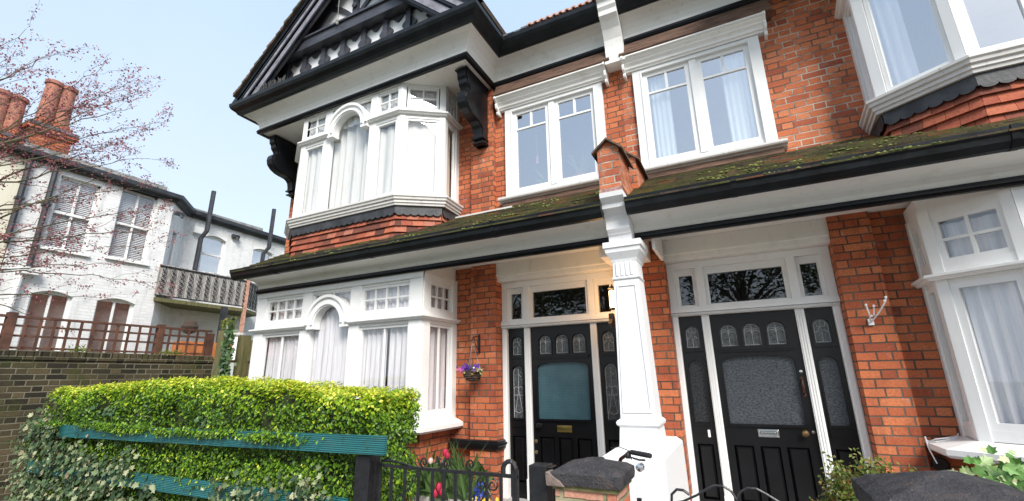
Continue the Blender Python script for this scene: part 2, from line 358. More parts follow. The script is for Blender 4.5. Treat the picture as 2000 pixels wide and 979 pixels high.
    def build(s,name,mat,parent=None,base=None,smooth=False,uv=False,bevel=0,label=None):
        me=bpy.data.meshes.new(name)
        b=Vector(base) if base is not None else (Vector(parent['_b']) if parent is not None else Vector((0,0,0)))
        me.from_pydata([tuple(v-b) for v in s.v],[],s.f); me.materials.append(M[mat] if isinstance(mat,str) else mat)
        at=me.attributes.new('rnd','FLOAT','FACE'); at.data.foreach_set('value',s.r)
        if uv:
            ul=me.uv_layers.new(name='UVMap'); co=s.v; i=0; dat=[0.]*(2*len(me.loops))
            for p in me.polygons:
                nn=p.normal
                if abs(nn.z)>.75: T=Vector((1,0,0));B=Vector((0,1,0))
                else: T=Vector((0,0,1)).cross(nn).normalized(); B=Vector((0,0,1))
                for li in p.loop_indices:
                    w=co[me.loops[li].vertex_index]; dat[2*li]=w.dot(T); dat[2*li+1]=w.dot(B)
            ul.data.foreach_set('uv',dat)
        if smooth:
            me.polygons.foreach_set('use_smooth',[True]*len(me.polygons))
            try: me.set_sharp_from_angle(angle=math.radians(35))
            except Exception: pass
        me.update()
        o=bpy.data.objects.new(name,me); COL.objects.link(o)
        if parent is not None: o.parent=parent
        else: o.location=b
        o['_b']=tuple(b)
        if bevel:
            md=o.modifiers.new('bevel','BEVEL'); md.width=bevel; md.segments=2; md.limit_method='ANGLE'
        if label: o['label']=label
        return o
def tag(o,label,cat,group=None,kind=None):
    if label: o['label']=label
    if cat: o['category']=cat
    if group: o['group']=group
    if kind: o['kind']=kind
    return o
def thing(name,label,cat,base,group=None):
    o=bpy.data.objects.new(name,None); COL.objects.link(o); o.location=base; o['_b']=tuple(base); o.empty_display_size=.2
    return tag(o,label,cat,group)
def frame(p0,p1,z=0):
    d=(Vector(p1)-Vector(p0)).normalized()
    return Matrix(((d.x,-d.y,0,p0[0]),(d.y,d.x,0,p0[1]),(0,0,1,z),(0,0,0,1)))
def flen(p0,p1): return (Vector(p1)-Vector(p0)).length
def arc(cx,cz,r,a0,a1,n,rz=None):
    rz=rz or r
    return [(cx+r*math.cos(math.radians(a0+(a1-a0)*i/n)),cz+rz*math.sin(math.radians(a0+(a1-a0)*i/n))) for i in range(n+1)]
def mirror_x(c): return Matrix(((-1,0,0,c),(0,1,0,0),(0,0,1,0),(0,0,0,1)))   # x -> c-x
VEIL0,VEIL1,VEILC,VEILH=.75,.9,(2.35,3.1,4.1),(3.5,3.85,4.2); SUNE=2.7; EXPO=.92
M['mossm']=leafm('moss',[(0,(.05,.065,.015)),(.6,(.12,.14,.03)),(1,(.22,.23,.06))],.05,.9)
# ================================================================== HOUSES
HL=thing('terraced_house','red brick house with black and white timbered gable, left of the white porch column','house',(-4.9,5.2,GZ))
HR=thing('terraced_house','red brick house right of the white porch column, with canted bays on both floors','house',(1.6,5.2,GZ))
XP=-.94
def MBL(): return MB()
# ---- brick walls
w=MB()
for b in [(-7.05,-6.40,5.17,5.40,GZ,1.5),(-3.46,-2.735,5.15,5.35,GZ,1.5),(-3.10,-2.735,5.07,5.149,GZ,1.43),
          (-1.19,-.940,5.07,5.35,GZ,1.5)]: w.box(*b)
w.box(-6.46,-3.44,4.52,5.16,GZ,-.56)                       # under the bay sill
# first floor, round the openings
for b in [(-7.05,-6.40,5.25,5.45,1.5,4.5),(-3.46,-2.52,5.25,5.45,1.5,4.5),(-2.52,-1.24,5.25,5.45,1.5,2.40),(-2.52,-1.24,5.25,5.45,3.74,4.5),
          (-1.24,-.94,5.25,5.45,1.5,4.5),(-6.4,-3.46,5.25,5.45,1.5,2.3),(-3.17,-2.80,5.17,5.249,2.0,4.17),(-7.05,-6.72,5.17,5.249,2.0,4.17)]: w.box(*b)
w.box(-7.05,-6.85,5.45,11,GZ,4.6)
w.box(-6.4,-3.46,5.25,5.45,4.22,4.6)
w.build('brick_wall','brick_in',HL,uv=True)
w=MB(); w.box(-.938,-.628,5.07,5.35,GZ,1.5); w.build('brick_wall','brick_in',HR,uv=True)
w=MB()
for b in [(.918,1.245,5.07,5.35,GZ,1.5),(1.246,1.56,5.15,5.35,GZ,1.5),(4.5,5.2,5.15,5.35,GZ,1.5)]: w.box(*b)
w.prism([(1.52,5.16),(1.50,4.72),(1.95,4.38),(3.95,4.38),(4.4,4.72),(4.4,5.16)],'z',GZ,-.60)
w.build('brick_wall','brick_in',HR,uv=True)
w=MB()
for b in [(-.938,-.66,5.25,5.45,1.5,4.5),(-.66,.56,5.25,5.45,1.5,2.40),(-.66,.56,5.25,5.45,3.74,4.5),(.56,1.50,5.25,5.45,1.5,4.5),(4.5,5.2,5.25,5.45,1.5,4.5),
          (1.5,4.5,5.25,5.45,1.5,2.3),(1.5,4.5,5.25,5.45,4.22,4.6)]: w.box(*b)
w.build('upper_brick_wall','brick_up',HR,uv=True)
# ---- rooms behind the windows
for H,x0,x1 in ((HL,-6.84,-.96),(HR,-.92,5.2)):
    r=MB(); r.box(x0,x1,6.9,7.0,GZ,4.6)
    for z in (-1.42,1.44,4.24): r.box(x0,x1,5.46,6.89,z,z+.06)
    for x in (x0,x1-.05,(x0+x1)/2+.35): r.box(x,x+.05,5.46,6.88,-1.35,4.2)
    r.build('room_wall','room',H)

# ---- a glazed light: timber frame with nx*ny panes, local frame (x along, y inward, z up)
def light(fr,gl,x0,x1,z0,z1,nx=1,ny=1,fw=.04,bw=.018,y=.02,th=.045,holeside=None):
    """sash frame pieces into fr, one pane sheet into gl"""
    fr.box(x0,x1,y,y+th,z0,z0+fw); fr.box(x0,x1,y,y+th,z1-fw,z1)
    fr.box(x0,x0+fw,y,y+th,z0+fw,z1-fw); fr.box(x1-fw,x1,y,y+th,z0+fw,z1-fw)
    X0,X1,Z0,Z1=x0+fw,x1-fw,z0+fw,z1-fw
    for i in range(1,nx):
        x=X0+(X1-X0)*i/nx; fr.box(x-bw/2,x+bw/2,y+.006,y+th-.01,Z0,Z1)
    for j in range(1,ny):
        z=Z0+(Z1-Z0)*j/ny; fr.box(X0,X1,y+.009,y+th-.013,z-bw/2,z+bw/2)
    gl.sheet(X0,X1,y+.022,Z0,Z1)
def curtain(M_,x0,x1,z0,z1,y,pleat=.09,amp=.018,lean=0,split=None,mat='net',name='curtain',label='',group=None):
    c=MB(M_); n=max(8,int((x1-x0)/.012)); rows=5
    ph=[random.uniform(-.8,.8) for _ in range(n+1)]
    V=[]
    for j in range(rows):
        tz=j/(rows-1); z=z1+(z0-z1)*tz
        for i in range(n+1):
            t=i/n; x=x0+(x1-x0)*t; px=x
            if split is not None:   # gathered aside towards the foot
                px=split[0]+(split[1]-split[0])*t; px=x+(px-x)*tz
            yy=y+amp*math.sin(2*PI*x/pleat+1.3*math.sin(x*9)+.5*tz+lean*tz)*(.75+.25*math.sin(x*31))
            V.append((px,yy,z))
    F=[(j*(n+1)+i,j*(n+1)+i+1,(j+1)*(n+1)+i+1,(j+1)*(n+1)+i) for j in range(rows-1) for i in range(n)]
    c.add(V,F)
    ctr=M_@Vector(((x0+x1)/2,y,z0))
    o=c.build(name,mat,base=tuple(ctr),smooth=True); return tag(o,label,'curtain',group)

def bay_arch(fr,cx,zs,ri,ro,x0,x1,y0=-.05,y1=.05):
    """keyhole arch ring with inner and outer mouldings standing on an impost at zs"""
    ring=arc(cx,zs,ro,0,180,28)+arc(cx,zs,ri,180,0,24)
    fr.plate(ring,[],y0,y1)
    fr.plate(arc(cx,zs,ro+.012,0,180,28)+arc(cx,zs,ro-.028,180,0,28),[],y0-.03,y0)
    fr.plate(arc(cx,zs,ri+.05,0,180,24)+arc(cx,zs,ri+.018,180,0,24),[],y0-.018,y0)
    fr.box(cx-ro,cx-ri,y0,y1,zs-.055,zs); fr.box(cx+ri,cx+ro,y0,y1,zs-.055,zs)

LEDGE=lambda z,o=.07:[(-.01,z),(o*.55,z),(o*.7,z+.018),(o,z+.026),(o,z+.046),(-.01,z+.062)]
# ================== left ground floor bay (square)
YB=4.44; X0,X1=-6.50,-3.40
bay=MB()
for a,b in ((X0,-6.31),(-5.515,-5.33),(-4.59,-4.415),(-3.60,X1)):
    bay.box(a,b,YB-.012,YB+.10,-.49,1.286)
bay.box(X0,X1,YB+.0,YB+.10,1.185,1.285); bay.box(X0-.005,X1+.005,YB-.03,YB-.0125,1.215,1.283)
bay.box(-6.31,-5.515,YB+.001,YB+.1,.66,.83); bay.box(-4.415,-3.60,YB+.001,YB+.1,.66,.83)
bay.box(X0,X1,YB+.003,YB+.098,-.485,-.40)
# side posts and rails (facing right)
S=frame((X1,YB+.10),(X1+.03,5.16))
sl=flen((X1,YB+.1),(X1+.03,5.16))
bay.M=S
bay.box(-.09,.045,-.012,.08,-.49,1.284); bay.box(sl-.10,sl,-.004,.08,-.49,1.285); bay.box(0,sl,.001,.079,.66,.83); bay.box(0,sl,.002,.078,1.185,1.285); bay.box(0,sl,.003,.077,-.485,-.40)
bay.M=Matrix.Identity(4)
bay.box(X0,X0+.08,YB+.1,5.17,-.49,1.28); bay.box(X1-.06,X1+.012,YB+.03,5.14,1.2865,1.439)   # blank left flank
F0=frame((0,YB),(1,YB)); 
gl=[]
def pane_into(parent,mb,mat,lab=None): mb.build('window_pane',mat,parent)
panes=[]
def L_(x0,x1,z0,z1,nx,ny,M_=F0,**k):
    g_=MB(M_); bay.M=M_; light(bay,g_,x0,x1,z0,z1,nx,ny,**k); bay.M=Matrix.Identity(4); panes.append(g_)
L_(-6.31,-5.515,.83,1.185,4,2,bw=.022); L_(-4.415,-3.60,.83,1.185,4,2,bw=.022)
L_(-6.31,-5.515,-.40,.66,2,1,fw=.035); L_(-4.415,-3.60,-.40,.66,2,1,fw=.035)
L_(.045,sl-.10,.83,1.185,3,2,M_=S,bw=.02,fw=.035); L_(.045,sl-.10,-.40,.66,2,1,M_=S,fw=.035)
bay_arch(bay,-4.955,.735,.245,.385,-5.33,-4.59,YB-.06,YB+.06)
# glass round the arch: keyhole opening below, spandrel light above
gk=MB(); gk.sheet(-5.33,-4.59,YB+.045,-.40,1.19); panes.append(gk)
bay.box(-5.33,-4.59,YB+.02,YB+.07,1.165,1.185); bay.box(-4.972,-4.944,YB+.03,YB+.06,1.10,1.17)
bay.box(-5.345,-5.31,YB+.02,YB+.07,.79,1.17); bay.box(-4.615,-4.58,YB+.02,YB+.07,.79,1.17)
BG=bay.build('bay_window','white',HL,label='square ground floor bay window frame with an arched middle light')
for p in panes: p.build('window_pane','glass',BG)
led=MB(); led.sweep(LEDGE(.70),[(X0-.04,YB-.005),(-5.335,YB-.005)]); led.build('ledge','white',BG); led=MB(); led.sweep(LEDGE(.70),[(-4.575,YB-.005),(X1,YB-.005),(X1+.03,5.17)])
led.build('ledge','white',BG)
sil=MB(); sil.sweep([(-.25,-.60),(.10,-.60),(.13,-.575),(.13,-.53),(.03,-.487),(-.25,-.487)],[(X0,5.1),(X0,YB),(X1,YB),(X1+.03,5.14)])
sil.build('window_sill','white',BG)
Y5='ground floor'
curtain(F0,-6.28,-5.89,-.42,.64,.095,.075,.016,mat='grey_curtain',label='grey sheer curtain behind the left pane of the leftmost ground floor bay window',group='grey sheer curtains in the ground floor bay')
curtain(F0,-5.895,-5.53,-.42,.64,.095,.075,.016,mat='grey_curtain',label='grey sheer curtain beside the left mullion of the arched ground floor bay window',group='grey sheer curtains in the ground floor bay')
curtain(F0,-5.32,-4.60,-.42,.97,.095,.10,.024,mat='grey_curtain',label='wide grey pleated curtain behind the arched window of the ground floor bay',group='grey sheer curtains in the ground floor bay')
curtain(F0,-4.42,-3.995,-.42,.64,.095,.09,.02,mat='grey_curtain',label='grey sheer curtain right of the arched window, with a small white hook beside it',group='grey sheer curtains in the ground floor bay')
curtain(F0,-3.99,-3.61,-.42,.64,.095,.085,.018,mat='grey_curtain',label='grey sheer curtain next to the white corner post of the ground floor bay',group='grey sheer curtains in the ground floor bay')
curtain(S,.08,sl-.12,-.42,.64,.10,.10,.012,mat='grey_curtain',label='grey curtain in the side window of the ground floor bay nearest the hanging basket',group='grey sheer curtains in the ground floor bay')
curtain(F0,-6.27,-3.64,.84,1.17,.095,.085,.014,mat='grey_curtain',name='net_curtain',label='gathered grey net strip behind the small top panes of the ground floor bay')
curtain(S,.08,sl-.12,.84,1.17,.10,.08,.010,mat='grey_curtain',name='net_curtain',label='short grey net behind the six small side panes of the ground floor bay')


# ================== canted bays
def canted(H,Mx,lower=False):
    """upper floor bay, drawn for the left house; Mx maps it"""
    zb,zt=(2.41,4.20)
    pts=[(-6.46,5.25),(-6.49,4.83),(-5.97,4.46),(-3.93,4.46),(-3.41,4.83),(-3.44,5.25)]
    fr=MB(); ps=[]
    mir=Mx.determinant()<0
    def seg(i,lower_lights,top_lights,posts):
        Fm=Mx@frame(pts[i],pts[i+1]); L=flen(pts[i],pts[i+1]); fr.M=Fm
        for a,b in posts: fr.box(a,b if b>0 else L+b,-.006,.075,zb,zt)
        fr.box(0,L,.0005,.07,zb,zb+.05); [fr.box(xa,xb,.001,.07,3.63,3.80) for xa,xb in (((0,.56),(1.53,L)) if i==2 else ((0,L),))]; fr.box(0,L,.0015,.07,zt-.04,zt)
        for a,b,c,d,nx,ny in lower_lights+top_lights:
            g_=MB(Fm); light(fr,g_,a,b,c,d,nx,ny,fw=.035,bw=.02,y=.012,th=.04); ps.append(g_)
        return Fm,L
    Ls=flen(pts[1],pts[2])
    res={}
    # front
    o=5.97; L=flen(pts[2],pts[3])
    Fm,L=seg(2,[(.085,o-5.46,zb+.05,3.63,1,1),(o-4.38,L-.06,zb+.05,3.63,1,1)],
       [(.05,o-5.46,3.80,zt-.04,2,2),(o-4.38,L-.04,3.80,zt-.04,2,2)],
       [(0,.085),(o-5.46,o-5.32),(o-4.51,o-4.38),(L-.06,L)])
    cx=o-4.915
    bay_arch(fr,cx,3.685,.28,.405,o-5.32,o-4.51,-.07,.05)
    g_=MB(Fm); g_.sheet(o-5.32,o-4.51,.034,zb+.05,zt-.04); ps.append(g_)
    fr.M=Fm; fr.box(o-5.32,o-4.51,.012,.05,zt-.07,zt-.03); fr.box(cx-.014,cx+.014,.02,.045,4.08,zt-.05); fr.box(o-5.335,o-5.30,.012,.05,3.75,zt-.05); fr.box(o-4.53,o-4.495,.012,.05,3.75,zt-.05)
    res['front']=(Fm,L)
    for i in (1,3):
        L=Ls; a=.05
        res[i]=seg(i,[(.075,L-.09,zb+.045,3.63,1,1)],[(.085,L-.10,3.80,zt-.04,2,2)],[(0,.07),(L-.085,0)])
    for i in (0,4):
        L=flen(pts[i],pts[i+1])
        res[i]=seg(i,[(.07,L-.09,zb+.05,3.63,1,1)],[(.09,L-.10,3.80,zt-.04,2,2)],[(0,.06),(L-.085,0)])
    fr.M=Matrix.Identity(4)
    part=fr.build('bay_window','white',H,label='first floor canted bay window frame with an arched middle light')
    for p in ps: p.build('window_pane','glass' if not mir else 'glass2',part)
    A=MB(Mx); A.sweep(LEDGE(3.685),[pts[0],pts[1],pts[2],(-5.30,4.46)]); A.build('ledge','white',part); A=MB(Mx); A.sweep(LEDGE(3.685),[(-4.50,4.46),pts[3],pts[4],pts[5]])
    A.build('ledge','white',part)
    A=MB(Mx); A.sweep([(-.08,2.27),(.035,2.27),(.04,2.295),(.055,2.305),(.055,2.335),(.075,2.345),(.08,2.37),(.095,2.385),(.095,2.408),(0,2.43),(-.08,2.43)],pts)
    A.build('window_sill','fadedsill' if 'fadedsill' in M else 'white',part)
    # lead flashing with scalloped lower edge, and hung tiles
    A=MB(Mx); T=MB(Mx)
    ap=[(-6.44,5.25),(-6.44,4.85),(-5.95,4.50),(-3.95,4.50),(-3.46,4.85),(-3.46,5.25)]
    T.prism([(p[0],p[1]+.02) if 0<i<5 else p for i,p in enumerate(ap)],'z',1.6,2.3)
    for i in range(5):
        L=flen(ap[i],ap[i+1]); Fm=Mx@frame(ap[i],ap[i+1]); A.M=Fm; T.M=Fm
        ns=max(2,round(L/.105)); s_=L/ns; low=[]
        for k in range(ns):
            low+=[(k*s_+s_*(.5-.5*math.cos(PI*j/6)),2.165-.030*math.sin(PI*j/6)) for j in range(0,6)]
        low.append((L,2.165))
        xa_=.016 if i>0 else 0; xb_=.016 if i<4 else 0; A.plate([(-xa_,2.275),(-xa_,2.165)]+low+[(L+xb_,2.165),(L+xb_,2.275)],[],-.052,-.044)
        for rw in range(6):
            zt_=2.19-rw*.092; nt=max(1,round(L/.165)); off=(.5 if rw%2 else 0)
            xs=[0]+[ (k+off)*L/nt for k in range(0 if off else 1,nt)]+[L]
            xs=sorted(set(xs))
            for a,b in zip(xs,xs[1:]):
                T.cr=random.random(); dz=random.uniform(-.004,.004)
                e=.0015; ea=-.012 if (a==0 and i>0) else e; eb=-.012 if (b==L and i<4) else e
                v=[(a+ea,-.036,zt_-.105+dz),(b-eb,-.036,zt_-.105+dz),(b-e,-.005,zt_),(a+e,-.005,zt_),(a+e,-.018,zt_-.105+dz),(b-e,-.018,zt_-.105+dz)]
                T.add(v,[(0,1,2,3),(4,5,1,0),(0,3,4),(1,5,2)])
    A.build('lead_flashing','lead',part); T.build('hung_tiles','apron',part)
    return part,res
g=G('grey_weathered_sill'); M['fadedsill']=white('weathered_white_sill',(.62,.61,.58),(.30,.28,.25),.6,.6,(4,4,10))
BU,rs=canted(HL,Matrix.Identity(4))
Fm,L=rs['front']; gp='white net curtains in the first floor bay'
curtain(Fm,.02,.50,2.47,3.62,.085,.12,.02,label='white net curtain with grey speckles in the leftmost first floor bay window',group=gp)
curtain(Fm,.52,1.5,2.47,3.96,.15,.16,.03,label='white net curtain behind the arched first floor window under the gable',group=gp)
curtain(Fm,1.52,1.99,2.47,3.58,.085,.14,.02,label='white net curtain right of the arched first floor window',group=gp)
curtain(rs[3][0],.06,.56,2.47,3.62,.095,.13,.011,label='white net curtain behind the angled casement of the first floor bay',group=gp)
curtain(rs[4][0],.05,.30,2.47,3.62,.08,.07,.012,mat='cream_curtain',label='beige drape in the narrow first floor side window beside the large black bracket')
curtain(Fm,.06,1.98,3.82,4.15,.085,.11,.015,name='net_curtain',label='pale net behind the top row of panes of the left first floor bay')
curtain(rs[3][0],.10,.52,3.82,4.15,.095,.09,.007,name='net_curtain',mat='grey_curtain',label='short grey net behind the four small panes above the angled casement')
Mir=mirror_x(-1.955)
BR,rr=canted(HR,Mir)
curtain(rr[3][0],.32,.54,2.47,3.75,.085,.07,.025,mat='lilac_curtain',label='white curtain gathered at the left of the upper right bay casement')
curtain(rr['front'][0],1.05,1.5,2.47,3.95,.16,.12,.02,mat='net',label='pale net curtain in the arched light of the upper right bay')

# ================== right ground floor canted bay
pts=[(1.52,5.16),(1.50,4.78),(1.955,4.44),(4.0,4.44),(4.44,4.78),(4.42,5.16)]
fr=MB(); ps=[]; rg={}
for i in range(5):
    Fm=frame(pts[i],pts[i+1]); L=flen(pts[i],pts[i+1]); fr.M=Fm; rg[i]=(Fm,L)
    posts={0:[(0,.07),(L-.075,L)],1:[(0,.075),(L-.07,L)],2:[(0,.08),(.62,.72),(1.34,1.44),(L-.08,L)],3:[(0,.07),(L-.075,L)],4:[(0,.075),(L-.07,L)]}[i]
    for a,b in posts: fr.box(a,b,-.008,.08,-.53,1.285)
    fr.box(0,L,.0005,.07,-.52,-.44); fr.box(0,L,.001,.07,.66,.82); fr.box(0,L,.0015,.07,1.20,1.40)
    xs=[(posts[k][1],posts[k+1][0]) for k in range(len(posts)-1)]
    for a,b in xs:
        for z0,z1,nx,ny,fw in ((-.44,.66,1,1,.05),(.82,1.20,2,2,.036)):
            g_=MB(Fm); light(fr,g_,a,b,z0,z1,nx,ny,fw=fw if i in(1,2,3) else .04,bw=.024,y=.006,th=.045); ps.append(g_)
fr.M=Matrix.Identity(4)
BB=fr.build('bay_window','white',HR,label='ground floor canted bay window frame beside the brick pilaster')
for p in ps: p.build('window_pane','glass',BB)
A=MB(); A.sweep(LEDGE(.69,.075),pts); A.build('ledge','white',BB)
A=MB(); A.sweep([(-.12,-.635),(.22,-.635),(.24,-.615),(.24,-.575),(.03,-.525),(-.12,-.525)],[(1.50,5.14)]+pts[1:-1]+[(4.40,5.14)]); A.build('window_sill','white',BB)
gp='pale drapes in the ground floor bay at the right edge'
curtain(rg[1][0],.10,rg[1][1]-.08,-.46,.62,.09,.085,.028,lean=1.2,mat='lilac_curtain',label='long pale grey pleated drape in the large casement at the right edge of the photo')
curtain(rg[0][0],.09,.38,-.46,.62,.10,.06,.015,mat='cream_curtain',label='beige drape in the narrow ground floor side window right of the brick pilaster')
curtain(rg[1][0],.10,rg[1][1]-.08,.84,1.15,.10,.10,.02,lean=1,mat='grey_curtain',name='net_curtain',label='dark grey net behind the four small panes above the large casement at the right edge')
curtain(rg[2][0],.08,1.95,-.46,1.15,.085,.12,.02,mat='lilac_curtain',label='pale grey drape of the right ground floor bay, cut off by the right photo edge')

# ================== flat first floor windows
def flatwin(H,dx,gm,lab):
    T=Matrix.Translation((dx,5.2,0)); fr=MB(T)
    fr.box(-.772,-.655,0,.16,2.40,3.76); fr.box(.557,.672,0,.16,2.40,3.76); fr.box(-.655,.557,.002,.16,3.705,3.76)
    fr.box(-.655,.557,.02,.15,2.40,2.455); fr.box(-.095,-.014,.008,.14,2.455,3.705)
    fr.box(-.675,-.655,-.012,-.0005,2.40,3.72); fr.box(.557,.577,-.012,-.0005,2.40,3.72); fr.box(-.655,.557,-.012,.0015,3.705,3.722)
    g_=MB(T); ps=[]
    for a,b in ((-.655,-.095),(-.014,.557)):
        y=.03
        fr.box(a,a+.055,y,y+.045,2.455,3.705); fr.box(b-.055,b,y,y+.045,2.455,3.705); fr.box(a+.055,b-.055,y,y+.045,2.455,2.505); fr.box(a+.055,b-.055,y,y+.045,3.65,3.705)
        fr.box(a+.055,b-.055,y+.004,y+.04,3.40,3.425); m_=(a+b)/2; fr.box(m_-.014,m_+.014,y+.006,y+.038,3.425,3.65)
        g_=MB(T); g_.sheet(a+.055,b-.055,y+.02,2.505,3.65); ps.append(g_)
    P=fr.build('window','white',H,label=lab)
    for p in ps: p.build('window_pane',gm,P)
    s_=MB(T); s_.prism([(.16,2.29),(-.03,2.29),(-.05,2.295),(-.06,2.31),(-.105,2.315),(-.115,2.33),(-.115,2.355),(.0,2.402),(.16,2.402)],'x',-.84,.74)
    s_.build('window_sill','fadedsill',P)
    s_=MB(T); s_.box(-.80,.70,-.06,.045,2.225,2.289); s_.box(-.78,.68,-.045,.045,2.17,2.224); s_.build('under_sill_board','wood',P)
    h=MB(T)
    prof=[(.10,3.765),(-.02,3.765),(-.02,3.80),(-.045,3.81),(-.045,3.85),(-.055,3.875),(-.08,3.90),(-.085,3.93),(-.115,3.96),(-.12,3.99),(-.15,4.0),(-.15,4.03),(.10,4.03)]
    prof=[(y_,3.765+(z_-3.765)*.62) for y_,z_ in prof]; h.prism(prof,'x',-.845,.735)
    for x in (-.875,.737):
        h.prism([(.10,3.69),(-.06,3.69),(-.07,3.71),(-.05,3.745),(-.10,3.77),(-.115,3.82),(-.10,3.85),(-.13,3.88),(-.16,3.90),(-.16,3.93),(.10,3.93)],'x',x,x+.028)
    h.build('hood_moulding','cream',P)
    h=MB(T); h.prism([(.10,3.932),(-.155,3.932),(-.165,3.945),(-.165,3.965),(-.14,3.97),(-.14,3.99),(-.115,3.995),(-.115,4.03),(-.095,4.035),(-.095,4.07),(-.07,4.075),(-.07,4.12),(-.05,4.125),(-.05,4.165),(.10,4.17)],'x',-.89,.83)
    h.build('hood_capping','wood',P)
    return P
WL=flatwin(HL,-1.85,'glass2','white two casement window with house plants behind its panes')
WR=flatwin(HR,0,'glass2','white two casement window with pale curtains at both sides')
T=Matrix.Translation((0,5.2,0))
curtain(T,-.60,-.36,2.48,3.66,.13,.055,.016,mat='aqua_curtain',label='pale aqua curtain at the left of the first floor window right of the party pier')
curtain(T,.24,.50,2.48,3.66,.13,.055,.016,mat='aqua_curtain',label='pale aqua curtain at the right of the first floor window right of the party pier')

# ================== door screens
def doorset(H,Mx,kind):
    j=MB(Mx)
    Y=5.3
    zb,zt=-1.37,.60
    for a,b in ((-.630,-.566),(.850,.914)): 
        j.box(a,b,Y-.05,Y+.06,zb,zt); j.box(a+.012,b-.012,Y-.062,Y-.0502,zb+.22,zt)
    for a,b in ((-.330,-.254),(.535,.613)):
        j.box(a,b,Y-.03,Y+.05,zb,zt)
        for k in range(3): j.box(a+.010+.022*k,a+.022+.022*k,Y-.038,Y-.0302,zb+.22,zt-.01)
        j.box(a-.003,b+.003,Y-.045,Y-.0301,zb,zb+.22)
    for a,b in ((-.630,-.566),(.850,.914)): j.box(a-.003,b+.003,Y-.075,Y-.05,zb,zb+.22)
    # transom rail
    j.box(-.63,.914,Y-.06,Y+.06,.602,.635); j.box(-.63,.914,Y-.085,Y+.06,.637,.668); j.box(-.63,.914,Y-.07,Y+.06,.67,.70)
    # upper posts and frames of the fanlight
    for a,b in ((-.63,-.555),(-.335,-.255),(.532,.612),(.838,.914)): j.box(a,b,Y-.045,Y+.05,.70,1.16)
    for a,b in ((-.555,-.335),(-.255,.532),(.612,.838)):
        j.box(a,b,Y-.005,Y+.05,.702,.722); j.box(a,b,Y-.005,Y+.05,1.05,1.158); j.box(a,a+.04,Y-.005,Y+.05,.722,1.05); j.box(b-.04,b,Y-.005,Y+.05,.722,1.05)
    j.box(-.63,.914,Y-.055,Y+.05,1.125,1.195)
    J=j.build('door_surround','white',H)
    d=MB(Mx)
    n=96
    for k in range(n): 
        x=-.632+1.548*k/n; d.box(x,x+.009,Y-.082,Y-.0605,.608,.630)
    d.build('dentil_moulding','white',J)
    for a,b in ((-.515,-.375),(-.215,.492),(.652,.798)):
        p=MB(Mx); p.sheet(a,b,Y+.02,.722,1.05); p.build('fanlight_pane','glassfan',J)
    # plaster tympanum under the porch soffit
    t=MB(Mx); t.prism([(5.34,1.197),(5.14,1.197),(5.12,1.21),(5.12,1.26),(5.10,1.27),(5.10,1.438),(5.34,1.438)],'x',-.628,.93)
    t.build('lintel_panel','soffit',J)
    def leafpanel(x0,x1,zlo,holes,kicks,glz,name,parent):
        q=MB(Mx); outer=[(x0,zlo),(x1,zlo),(x1,.60),(x0,.60)]
        kh=[[(a,b),(c,b),(c,d_),(a,d_)] for a,c,b,d_ in kicks]
        q.plate(outer,[h[0] for h in holes]+kh,Y,Y+.035)
        q.box(x0,x1,Y+.036,Y+.05,zlo,.60)
        for h,mat_,rim in holes:      # raised bead round each glazed opening
            n_=len(h); cx=sum(p[0] for p in h)/n_; cz=sum(p[1] for p in h)/n_
            w_=max(p[0] for p in h)-min(p[0] for p in h); s1=1+.03/w_
            o_=[(cx+(p[0]-cx)*s1,cz+(p[1]-cz)*s1) for p in h]
            q.plate(o_,[h],Y-.010,Y-.0002)
        for a,c,b,d_ in kicks:
            m_=.028
            q.add([(a,Y+.030,b),(c,Y+.030,b),(c,Y+.030,d_),(a,Y+.030,d_),(a+m_,Y-.004,b+m_),(c-m_,Y-.004,b+m_),(c-m_,Y-.004,d_-m_),(a+m_,Y-.004,d_-m_)],
                  [(0,1,5,4),(1,2,6,5),(2,3,7,6),(3,0,4,7),(4,5,6,7)])
        return q
    def archhole(x0,x1,z0,z1,flat=1.):
        r=(x1-x0)/2; rz=min(r,(z1-z0))*flat
        return [(x0,z0),(x1,z0)]+arc((x0+x1)/2,z1-rz,r,0,180,12,rz)
    archs=[archhole(-.172,-.008,.262,.495),(archhole(.044,.212,.262,.495)),(archhole(.262,.43,.262,.495))]
    big=[(-.19,-.49),(.462,-.49),(.462,.08)]+[(.462-.045*(1-math.cos(t)) ,.08+.06*math.sin(t)) for t in (.5,1.0,1.5)]+[(.30,.157),(.136,.162),(-.03,.157)]+[(-.19+.045*(1-math.cos(t)),.08+.06*math.sin(t)) for t in (1.5,1.0,.5)]+[(-.19,.08)]
    kick=[(-.185,-.01,-1.20,-.69),(.045,.215,-1.20,-.69),(.268,.45,-1.20,-.69)]
    q=leafpanel(-.252,.533,-1.36,[(h,0,0) for h in archs]+[(big,0,0)],kick,None,'front_door',H)
    q.box(-.215,.48,Y-.026,Y-.0102,.226,.244); q.box(-.205,.47,Y-.018,Y-.0102,.206,.224); q.box(-.20,.47,Y-.022,Y-.0102,-.512,-.492)
    lab={'R':'black panelled front door with three small leaded arches over dark hammered glass','L':'black panelled front door with three leaded arches over teal patterned glass'}[kind]
    D=q.build('front_door','blackdoor',H,label=lab)
    def fill(h,mat,nm,par):
        p=MB(Mx); p.plate(h,[],Y+.030,Y+.034); return p.build(nm,mat,par)
    fill(big,'frost_dark' if kind=='R' else 'frost_teal','glass_pane',D)
